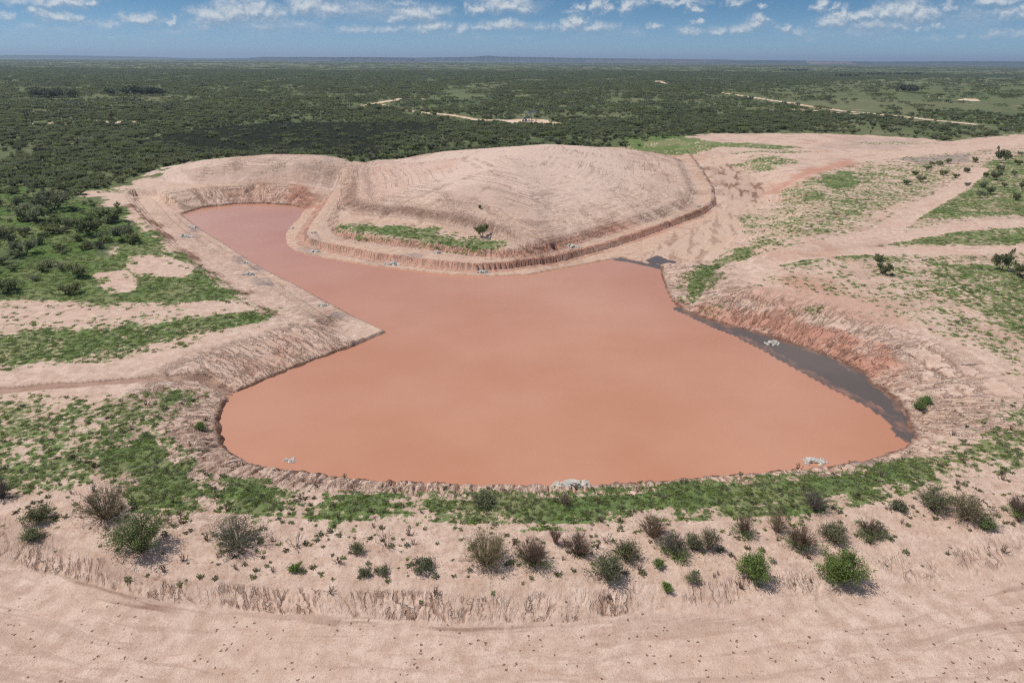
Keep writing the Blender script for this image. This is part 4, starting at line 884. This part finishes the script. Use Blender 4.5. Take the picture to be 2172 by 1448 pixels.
# ------------------------------------------------------------------ grass and weeds
def build_grass():
    r = np.random.default_rng(600); n = 340000
    D = r.uniform(0, 1, n); y = 34 * np.exp(D * math.log(330 / 34)); x = r.uniform(-1.2, 1.2, n) * (y * math.cos(PITCH) + HC * math.sin(PITCH))
    z, M = land(x, y)
    keep = (r.random(n) < M['grass'] ** 1.6 * .5 - .03) & (z > .12)
    P = np.stack([x, y, z - .02], -1)[keep]; s = (r.uniform(.6, 1.25, keep.sum()) * np.clip((y[keep] / 60) ** .6, .7, 1.7))
    TF = [tuft_mesh(610 + i, 34, .26, h, .022, M_GRASS) for i, h in enumerate([.09, .12, .08, .14])] + [tuft_mesh(620, 24, .24, .12, .02, M_WEED)]
    k = r.integers(0, 4, len(P)); k[r.random(len(P)) < .16] = 4
    scatter("grass", P, r.uniform(0, 6.283, len(P)), np.stack([s, s, s / np.clip(s, 1, 3) ** .7], -1), k, TF, "short green weeds and grass growing in patches round the pond", "grass")
    # sparse weeds on the bare strip
    n = 60000; y = r.uniform(36, 75, n); x = r.uniform(-.92, .92, n) * (y * math.cos(PITCH) + HC * math.sin(PITCH)); z, M = land(x, y)
    w = .065 * M['scrub'] * np.clip(.4 + 1.2 * fbm(x / 3, y / 3, 640, 3), 0, 1) + .01 * (M['t'] > .3); keep = (r.random(n) < w) & (z > .2)
    P = np.stack([x, y, z - .02], -1)[keep]; s = r.uniform(.5, 1.5, len(P))
    WD = [tuft_mesh(630, 20, .2, .16, .03, M_WEED), tuft_mesh(631, 22, .22, .2, .03, M_LEAF_DULL), tuft_mesh(632, 18, .16, .14, .03, M_GRASS), shrub_meshes(633, .5, .7, 9, 3, M_TWIG_BROWN, None, 0)[0]]
    scatter("weeds", P, r.uniform(0, 6.283, len(P)), np.stack([s] * 3, -1), r.choice(4, len(P), p=[.25, .3, .25, .2]), WD, "scattered small weeds and dry twigs on the bare strip", "weeds")
build_grass()

# ------------------------------------------------------------------ shrubs one can tell apart
TWIG = {'b': M_TWIG_BROWN, 'g': M_TWIG_GREY, 't': M_TWIG_TAN}
SHRUBS = [  # x, foot y, width px, height px, kind, leaves, label
 (222,1122,128,95,'t',1,"tall tan feathery shrub, largest of the brown ones, in the lower left"),
 (505,1182,128,78,'g',1,"wide rounded grey shrub standing alone on the bare ground, lower left"),
 (628,1172,62,42,'g',0,"sparse leafless twigs right of the wide rounded grey shrub"),
 (820,1172,72,60,'b',0,"brown upright shrub standing alone between grey twigs and reddish shrub"),
 (1030,1215,110,88,'t',1,"large reddish brown shrub below the middle of the near shore"),
 (1128,1212,92,70,'b',2,"brown shrub with green skirt, just right of the reddish brown one"),
 (1178,1158,36,42,'b',0,"small slender brown shrub below the white rock pile"),
 (1226,1188,72,62,'b',0,"fan-shaped bare brown shrub right of the slender small one"),
 (1330,1196,62,50,'b',1,"thin brown shrub between bare fan-shaped shrub and dense brown clump"),
 (1384,1152,80,60,'b',0,"dense brown shrub at the top of the central right clump"),
 (1428,1188,84,60,'g',2,"olive shrub with green foot below the dense brown one"),
 (1468,1172,44,40,'g',1,"small olive grey shrub on the right side of the central clump"),
 (1505,1172,46,50,'b',1,"small brown shrub alone between central clump and right clump"),
 (1576,1142,54,46,'b',2,"short brown shrub with green foot at the grass edge"),
 (1645,1135,50,52,'t',0,"tan wispy shrub at the upper left of the right clump"),
 (1692,1175,76,62,'b',2,"full brown shrub with green left side in the right clump"),
 (1766,1158,72,48,'b',1,"low brown shrub in the middle of the right clump"),
 (1842,1148,74,46,'b',2,"brown shrub with bright green foot at the right end of the clump"),
 (1728,1092,66,54,'g',0,"grey leafless shrub standing in the green grass on the right"),
 (1978,1092,72,56,'g',1,"upright grey shrub at the upper left of the far right clump"),
 (2046,1120,112,54,'b',1,"wide low brown shrub in the far right clump"),
 (2160,1108,64,58,'b',2,"brown shrub with green foot cut by the right picture edge"),
 (6,1066,50,50,'g',0,"grey leafless shrub cut by the left picture edge"),
 (1024,1082,60,26,'g',1,"flat grey green shrub in the grass below the grey mud slab"),
 (1196,1076,44,30,'b',0,"thin brown shrub in the grass below the white rock pile"),
 (1200,1165,40,26,'b',0,"low dry twigs between the slender and the fan-shaped shrubs"),
 (700,1262,34,20,'g',0,"low grey twigs at the top of the rilled bank"),
 (1290,1158,42,22,'g',0,"flat dead twigs above the thin brown shrub")]
GREENS = [
 (300,1192,128,92,1.0,"large green mesquite bush beside the tall tan shrub, lower left"),
 (85,1116,72,34,.7,"low sage green bush left of the tall tan shrub"),
 (70,1156,50,22,.5,"faint green weed bush below the low sage green bush"),
 (1285,1238,80,54,.6,"loose open green bush below the thin brown shrub"),
 (1598,1238,74,58,.8,"round pale green bush left of the brightest green bush"),
 (1780,1248,112,76,1.2,"brightest green dense mesquite bush on the bare lower right"),
 (2092,1128,34,26,1.0,"small round green bush at the foot of the wide low brown shrub"),
 (775,1226,32,22,.7,"left one of two small green bushes on the bare bank"),
 (808,1220,28,18,.7,"right one of two small green bushes on the bare bank"),
 (896,1218,54,28,.6,"dark green sprawling bush left of the large reddish brown shrub"),
 (626,1218,30,20,.8,"tiny yellowish green bush below the sparse leafless twigs"),
 (1413,1258,24,20,.9,"tiny green bush left of the pale spreading weed"),
 (1470,1238,38,22,.6,"pale spreading green weed near the round pale green bush"),
 (1396,1208,26,20,.9,"small green bush at the foot of the central clump"),
 (758,1178,36,28,.6,"low green weed left of the lone upright brown shrub"),
 (1140,1182,30,16,.6,"low green weed above the brown shrub with green skirt"),
 (1905,1090,40,16,.6,"low green weed left of the far right clump"),
 (425,914,26,14,1.3,"yellow green cushion bush on the left shore of the pond"),
 (1962,858,32,10,1.2,"dark green cushion plant on the right shore"),(1950,872,28,9,1.3,"olive cushion plant on the right shore"),
 (1018,470,8,7,.8,"small green bush on the mound slope above the grass flat")]
def build_shrubs():
    sid = 0
    for (x, y, w, h, kd, lf, lab) in SHRUBS:
        sid += 1; X, Y, Z = on_ground(x, y - .20 * w); mpp = px_of((X, Y, Z))[2] / FPX
        W = w * mpp; H = max(.40 * W, (h * mpp - .34 * W) / .80)
        area = W * max(W, H); st = int(np.clip(16 + 9 * area * (1 if lf else .8), 14, 95)); lm = {0: None, 1: M_LEAF_DULL, 2: M_LEAF_BRIGHT}[lf]
        if 'sparse' in lab or 'twigs' in lab: st = 9
        s, f = shrub_meshes(700 + sid, H, W, st, 9, TWIG[kd], lm, {0: 0, 1: 1, 2: 4}[lf], {1: 1.0, 2: .42}.get(lf, 1), .05, 1.0)
        e = tag(empty("shrub", (X, Y, Z), 0), lab, "shrub", "shrubs along the near bank"); link("stems", s, None, e)
        if f: link("foliage", f, None, e)
    for (x, y, w, h, dn, lab) in GREENS:
        sid += 1; X, Y, Z = on_ground(x, y - .20 * w); mpp = px_of((X, Y, Z))[2] / FPX
        W = w * mpp; H = max(.40 * W, (h * mpp - .28 * W) / .80); st = int(np.clip(10 + 7 * W * H, 8, 60))
        dull = dn < .75
        s, f = shrub_meshes(800 + sid, H, W, st, 7, M_BARK if W > 1 else M_TWIG_BROWN, M_LEAF_DULL if dull else (M_LEAF_BRIGHT), int(4 * dn) + 2, 1.0, .055 if W > 1.5 else .04, 1.1)
        e = tag(empty("bush", (X, Y, Z), 0), lab, "bush", "green bushes round the pond"); link("stems", s, None, e)
        if f: link("foliage", f, None, e)
    # trees and bushes that stand clear of the brush
    ONES = [(1022,498,24,28,2,"small mesquite tree growing alone on the grass flat of the mound"),(1872,582,26,24,2,"dark two-stemmed bush below the lowest dirt track"),(1862,553,20,12,3,"small dark bush touching the lowest dirt track"),
     (2122,572,32,40,0,"dense green mesquite in the right-hand meadow under the lowest track"),(2166,588,34,34,1,"green mesquite cut by the right edge under the lowest track"),(2122,346,22,30,0,"lone mesquite at the upper end of the right-hand thicket"),
     (116,446,78,44,1,"biggest dark mesquite on the left, beside the bare corner of the inlet"),(190,498,44,36,4,"dark grey mesquite, left one of the row above the left bench"),(232,470,48,36,0,"dark leafy mesquite, top one of the row above the left bench"),(262,510,36,30,4,"dark grey mesquite, right one of the row above the left bench"),(284,515,30,22,3,"low grey bush at the end of the row above the left bench"),(60,470,52,34,5,"spreading dark mesquite left of the row above the left bench"),(178,530,18,14,3,"single low bush below the row above the left bench"),(168,588,32,28,3,"brown green bush between the two bare patches on the left"),(54,538,40,30,5,"greyish mesquite at the left edge above the pale bare band"),(20,618,40,26,3,"grey bush at the left edge just above the pale bare band"),(148,622,30,20,3,"low dull bush above the pale bare band")]
    for (x, y, w, h, k, lab) in ONES:
        X, Y, Z = on_ground(x, y, 3); mpp = px_of((X, Y, Z))[2] / FPX; d0 = [(3.0,4.2),(3.6,4.6),(2.6,3.6),(2.2,3.0),(3.2,3.6),(2.4,4.0)][k]
        put_tree(k, (X, Y, Z - .03), sid * 1.3, (w * mpp / d0[1], w * mpp / d0[1], h * mpp / d0[0]), lab, "trees standing clear of the brush"); sid += 1
    r = np.random.default_rng(900)
    for (x, y) in [(1980,352),(2000,372),(2012,347),(2030,378),(2055,366),(2070,345),(2092,375),(2085,398),(2110,382),(2132,398),(2150,372),(2165,400),(2150,425),(2160,350),(2100,412),(2080,420),(2140,336),(2160,330),(2050,395),(2120,362)]:
        X, Y, Z = on_ground(x + r.uniform(-4, 4), y, 3); s = r.uniform(.55, .95)
        put_tree(int(r.integers(0, 6)), (X, Y, Z - .03), r.uniform(0, 6), (s * .8, s * .8, s), "slender mesquite in the thicket right of the curving dirt track", "mesquites in the right-hand thicket")
    for (x, y, wh) in [(1942,372,'middle'),(1953,386,'lower'),(1922,392,'leftmost'),(1990,350,'uppermost'),(1968,361,'second highest')]:
        X, Y, Z = on_ground(x, y, 3); s = r.uniform(.45, .7)
        put_tree(int(r.integers(2, 6)), (X, Y, Z - .03), r.uniform(0, 6), s, wh + " of the five low mesquites left of the curving track", "low mesquites left of the track")
build_shrubs()

# ------------------------------------------------------------------ rock piles
RB = [rock_mesh(1000 + i) for i in range(7)]; RM = {}
for mname, mt in (('w', M_ROCK), ('g', M_ROCK_G)): RM[mname] = [b.mesh("rock", [mt]) for b in RB]
PILES = [(1210,1038,88,20,20,'w',"large heap of white slabs on the near shore"),(1726,990,60,16,15,'w',"heap of white rocks on the near shore at the right"),(1641,727,42,12,12,'w',"white rocks standing in the grey shallows"),(620,990,42,9,9,'g',"few pale rocks breaking the water by the lower left shore"),
 (1026,582,32,11,16,'g',"rock pile at the southern tip of the peninsula's lower bench"),(833,563,36,9,16,'g',"long rock pile on the lower bench under the middle of the scarp"),(928,541,24,11,12,'g',"peaked rock pile on the upper bench above the long pile"),(665,497,18,9,10,'g',"round rock pile on the upper bench at its western bend"),(620,487,18,7,9,'g',"dark rock pile at the water on the western bend of the lower bench"),(670,536,30,7,12,'g',"low rock pile at the water's edge south of the western bend"),(1214,528,30,7,12,'w',"flat pale rock pile on the upper bench below the mud hole"),
 (394,505,30,8,14,'g',"rock pile on the upper left bench near the inlet's end"),(409,486,24,7,12,'g',"rock pile on the lower left bench near the inlet's end"),(522,560,20,6,9,'g',"small rock pile on the lower left bench, halfway"),(528,586,32,8,14,'g',"rock pile on the upper left bench, halfway"),(686,651,28,8,14,'g',"rock pile on the lower left bench near its pointed tip"),
 (1482,451,22,6,9,'w',"small pale rock pile on the bench at the eastern bend"),(1519,397,18,5,8,'g',"small rock pile on the eastern bench beside the wash"),(1484,358,18,6,8,'g',"small rock pile on the bench at the far end of the wash"),(1388,650,1,1,0,'g',"")]
def build_rocks():
    r = np.random.default_rng(1100)
    for (x, y, w, h, n, kd, lab) in PILES:
        if not n: continue
        X, Y, Z = on_ground(x, y - h * .35, .6); Z = max(Z, -.05); mpp = px_of((X, Y, Z))[2] / FPX; W = w * mpp; dep = W * .5; H = h * mpp * .62
        e = tag(empty("rock_pile", (X, Y, Z)), lab, "rock pile", "rock piles round the pond"); sz = W / 4.6
        n = int(n * 1.6)
        Q = np.sqrt(r.uniform(0, 1, n)); AA = r.uniform(0, 6.283, n); Q[int(n * .62):] *= .5; GZ = np.maximum(ground_at(np.stack([X + Q * W * .46 * np.cos(AA), Y + Q * dep * .46 * np.sin(AA)], -1)), -.06) - Z
        for i in range(n):
            q = Q[i]; a = AA[i]; top = i > n * .62
            o = link("rock", RM[kd][int(r.integers(0, 7))], None, e); s = sz * r.uniform(.65, 1.25) * (1.1 if kd == 'w' else 1)
            lx = q * W * .46 * math.cos(a); ly = q * dep * .46 * math.sin(a); gz = float(GZ[i])
            o.location = (lx, ly, gz + s * .07 + (H * .35 if top else 0)); o.rotation_euler = (r.normal() * .28, r.normal() * .28, r.uniform(0, 6.283)); o.scale = (s, s * r.uniform(.8, 1.1), s * r.uniform(.8, 1.2))
build_rocks()

# ------------------------------------------------------------------ pump jacks and power poles
M_BLUE = simple_mat("blue_grey_paint", (.14, .20, .29), (.22, .29, .38), 1.5, .5, 0, 0, 0, .4); M_STEEL = simple_mat("dark_steel", (.035, .03, .028), (.08, .06, .05), 1.5, .6); M_RUST = simple_mat("rusty_brown", (.06, .038, .028), (.11, .065, .045), 1.5, .8); M_POLE = simple_mat("weathered_pole", (.055, .043, .034), (.11, .09, .075), 2, .9); M_GLASS = simple_mat("pale_insulator", (.45, .48, .48), (.6, .62, .62), 3, .3)
def pump_jack(x, y, rz, mat, label, sc=1.0, z0=3.5):
    X, Y, Z = on_ground(x, y, z0); e = tag(empty("pump_jack", (X, Y, Z), rz, sc), label, "pump jack", "pump jacks on the plain")
    def part(nm, fn, m=mat, parent=e): mb = MB(); fn(mb); return link(nm, mb.mesh(nm, [m]), None, parent)
    part("skid", lambda m: (m.box((-.6, -.7, .15), (6.6, .25, .3)), m.box((-.6, .7, .15), (6.6, .25, .3)), m.box((-3.2, 0, .15), (.3, 1.4, .24)), m.box((1.4, 0, .15), (.3, 1.4, .24))))
    for sx, sy in ((1.7, -.7), (1.7, .7), (-.1, -.6), (-.1, .6)): part("post_leg", lambda m: m.tube([(sx, sy, .25), (.75, sy * .25, 4.1)], [.13, .09], 6))
    part("saddle_bearing", lambda m: m.box((.75, 0, 4.2), (.5, .7, .3)))
    tilt = .27
    bm = part("walking_beam", lambda m: m.box((0, 0, 0), (5.6, .28, .5))); bm.location = (.55, 0, 4.62); bm.rotation_euler = (0, -tilt, 0)
    hd = part("horsehead", lambda m: m.prism([(0, .55), (.25, .95), (.75, .9), (.95, .2), (.95, -.7), (.75, -1.5), (.5, -1.45), (.25, -.5)], -.2, .2), parent=bm); hd.location = (2.5, 0, 0)
    part("bridle", lambda m: m.tube([(3.95, 0, 4.6), (3.95, 0, 1.2)], [.04, .04], 5), M_STEEL)
    part("wellhead", lambda m: (m.tube([(3.95, 0, 0), (3.95, 0, 1.25)], [.16, .12], 8, cap=True), m.box((3.95, 0, .7), (.7, .2, .2)), m.box((3.95, 0, .05), (.9, .9, .2))), M_STEEL)
    part("gearbox", lambda m: (m.box((-1.75, 0, .7), (1.1, .8, .9)), m.box((-1.75, 0, 1.25), (.7, .6, .3))))
    for sy in (-.75, .75):
        c = part("crank", lambda m: m.prism([(.2, .2), (.2, -.2), (-1.3, -.35), (-1.5, 0), (-1.3, .35)], -.08, .08)); c.location = (-1.75, sy, 1.15); c.rotation_euler = (0, .5, 0)
        w = part("counterweight", lambda m: m.prism([(-.6, .55), (-1.35, .6), (-1.6, 0), (-1.35, -.6), (-.6, -.55)], -.2, .2), parent=c)
        part("pitman_arm", lambda m: m.tube([(-2.35, sy, 1.6), (-1.95, sy * .6, 4.0)], [.07, .07], 5))
    part("motor", lambda m: (m.tube([(-3.3, -.3, .75), (-3.3, .35, .75)], [.35, .35], 10, cap=True), m.box((-3.3, 0, .4), (.7, .8, .3))), M_STEEL)
    part("ladder", lambda m: (m.tube([(1.95, -.2, .3), (1.05, -.2, 4.0)], [.03, .03], 4), m.tube([(1.95, .2, .3), (1.05, .2, 4.0)], [.03, .03], 4)))
    return e
pump_jack(1122, 257.5, R(8), M_BLUE, "blue grey pump jack on its pad behind the mound", 1.15)
pump_jack(236, 257.5, R(100), M_RUST, "dark rusty pump jack among the brush on the left", .95)
pump_jack(864, 210.5, R(60), M_STEEL, "tiny black pump jack on the farthest pad", .95)
def pole(x, y, hpx, label, rz=.4):
    X, Y, Z = on_ground(x, y, 3.5); H = hpx * px_of((X, Y, Z))[2] / FPX; e = tag(empty("utility_pole", (X, Y, Z), rz), label, "power pole", "power poles across the plain")
    mb = MB(); mb.tube([(0, 0, -.5), (0, 0, H * .5), (0, 0, H)], [.20, .17, .13], 8, cap=True); link("shaft", mb.mesh("shaft", [M_POLE]), None, e)
    mb = MB(); mb.box((0, .12, H - .5), (2.2, .12, .14)); a = link("crossarm", mb.mesh("crossarm", [M_POLE]), None, e)
    for ix in (-.95, .35, .95):
        mb = MB(); mb.tube([(ix, .12, H - .43), (ix, .12, H - .25), (ix, .12, H - .18)], [.05, .08, .04], 6, cap=True); link("insulator", mb.mesh("insulator", [M_GLASS]), None, a)
for p in [(58,266,30,"leaning-looking power pole at the far left edge of the brush"),(136,262,23,"thin power pole left of the rusty pump jack"),(300,261,18,"thin power pole right of the rusty pump jack"),(560,239,19,"power pole alone behind the left heap"),(762,225,18,"power pole at the left end of the farthest pad track"),(880,240,23,"power pole beside the light track left of the blue grey pump jack"),(922,216,19,"thin power pole right of the tiny black pump jack"),(1033,259,24,"power pole nearest the blue grey pump jack"),(2156,212,13,"small power pole near the right edge of the plain")]: pole(*p)

# ------------------------------------------------------------------ far dark groves, stubs, litter
def grove_mesh(seed, w):
    r = np.random.default_rng(seed); mb = MB(); n = 12; cr = []
    for i in range(n):
        cx = (i / (n - 1) - .5) * w + r.normal() * 4; cy = r.normal() * 6; h = r.uniform(6, 10)
        mb.tube([(cx, cy, -.5), (cx, cy, h * .5)], [.35, .2], 5, 0); C = np.array([cx, cy, h * .6]) + r.normal(size=(30, 3)) * [2.6, 2.6, h * .17]; leaves(mb, C, 5, .8, .7, r, 1, .8, .7)
    return mb.mesh("grove", [M_BARK, M_LEAF_DARK])
for i, (x, y, w, lab) in enumerate([(1685,152,52,"thin dark grove at the far end of the plain below the mesas"),(1852,160,62,"largest dark grove of trees far out on the right"),(1796,164,40,"low dark grove left of the largest far grove"),(1925,160,52,"dark grove right of the largest far grove"),(110,207,90,"dark grove on the plain at the far left"),(300,203,80,"dark grove on the plain right of the far left grove"),(1930,196,18,"small dark tree group in the bright green field")]):
    X, Y, Z = on_ground(x, y, 3.5); W = w * px_of((X, Y, Z))[2] / FPX
    tag(link("grove", grove_mesh(1300 + i, max(W, 12))), lab, "grove").location = (X, Y, Z)
def build_litter():
    r = np.random.default_rng(1400); mb = MB()
    XY = np.array([G(r.normal(688, 22), r.normal(676, 9), .9) for _ in range(80)]); ZZ = ground_at(XY)
    for (X, Y), Z in zip(XY, ZZ):
        a = r.uniform(0, 6.283); L = r.uniform(.5, 1.6)
        mb.tube([(X, Y, Z + .03), (X + L * .5 * math.cos(a), Y + L * .5 * math.sin(a), Z + r.uniform(.05, .3)), (X + L * math.cos(a + .3), Y + L * math.sin(a + .3), Z + r.uniform(.02, .3))], [.028, .02, .01], 3)
    tag(link("dead_brush", mb.mesh("dead_brush", [M_TWIG_BROWN])), "dark dead branches strewn near the tip of the left bench", "dead branches", kind='stuff')
build_litter()

# ------------------------------------------------------------------ air
def build_haze():
    mb = MB(); mb.box((0, 12000, 85), (140000, 60000, 200))
    o = link("haze", mb.mesh("haze", [])); mt, nt, out = material("haze")
    pv = nt.node('ShaderNodeVolumePrincipled', None, Color=(.62, .78, 1.0, 1), Density=HAZE_D, Anisotropy=.2); nt.L.new(pv.outputs[0], out.inputs['Volume'])
    o.data.materials.append(mt); tag(o, kind='stuff')
HAZE_D = 7.5e-5
build_haze()
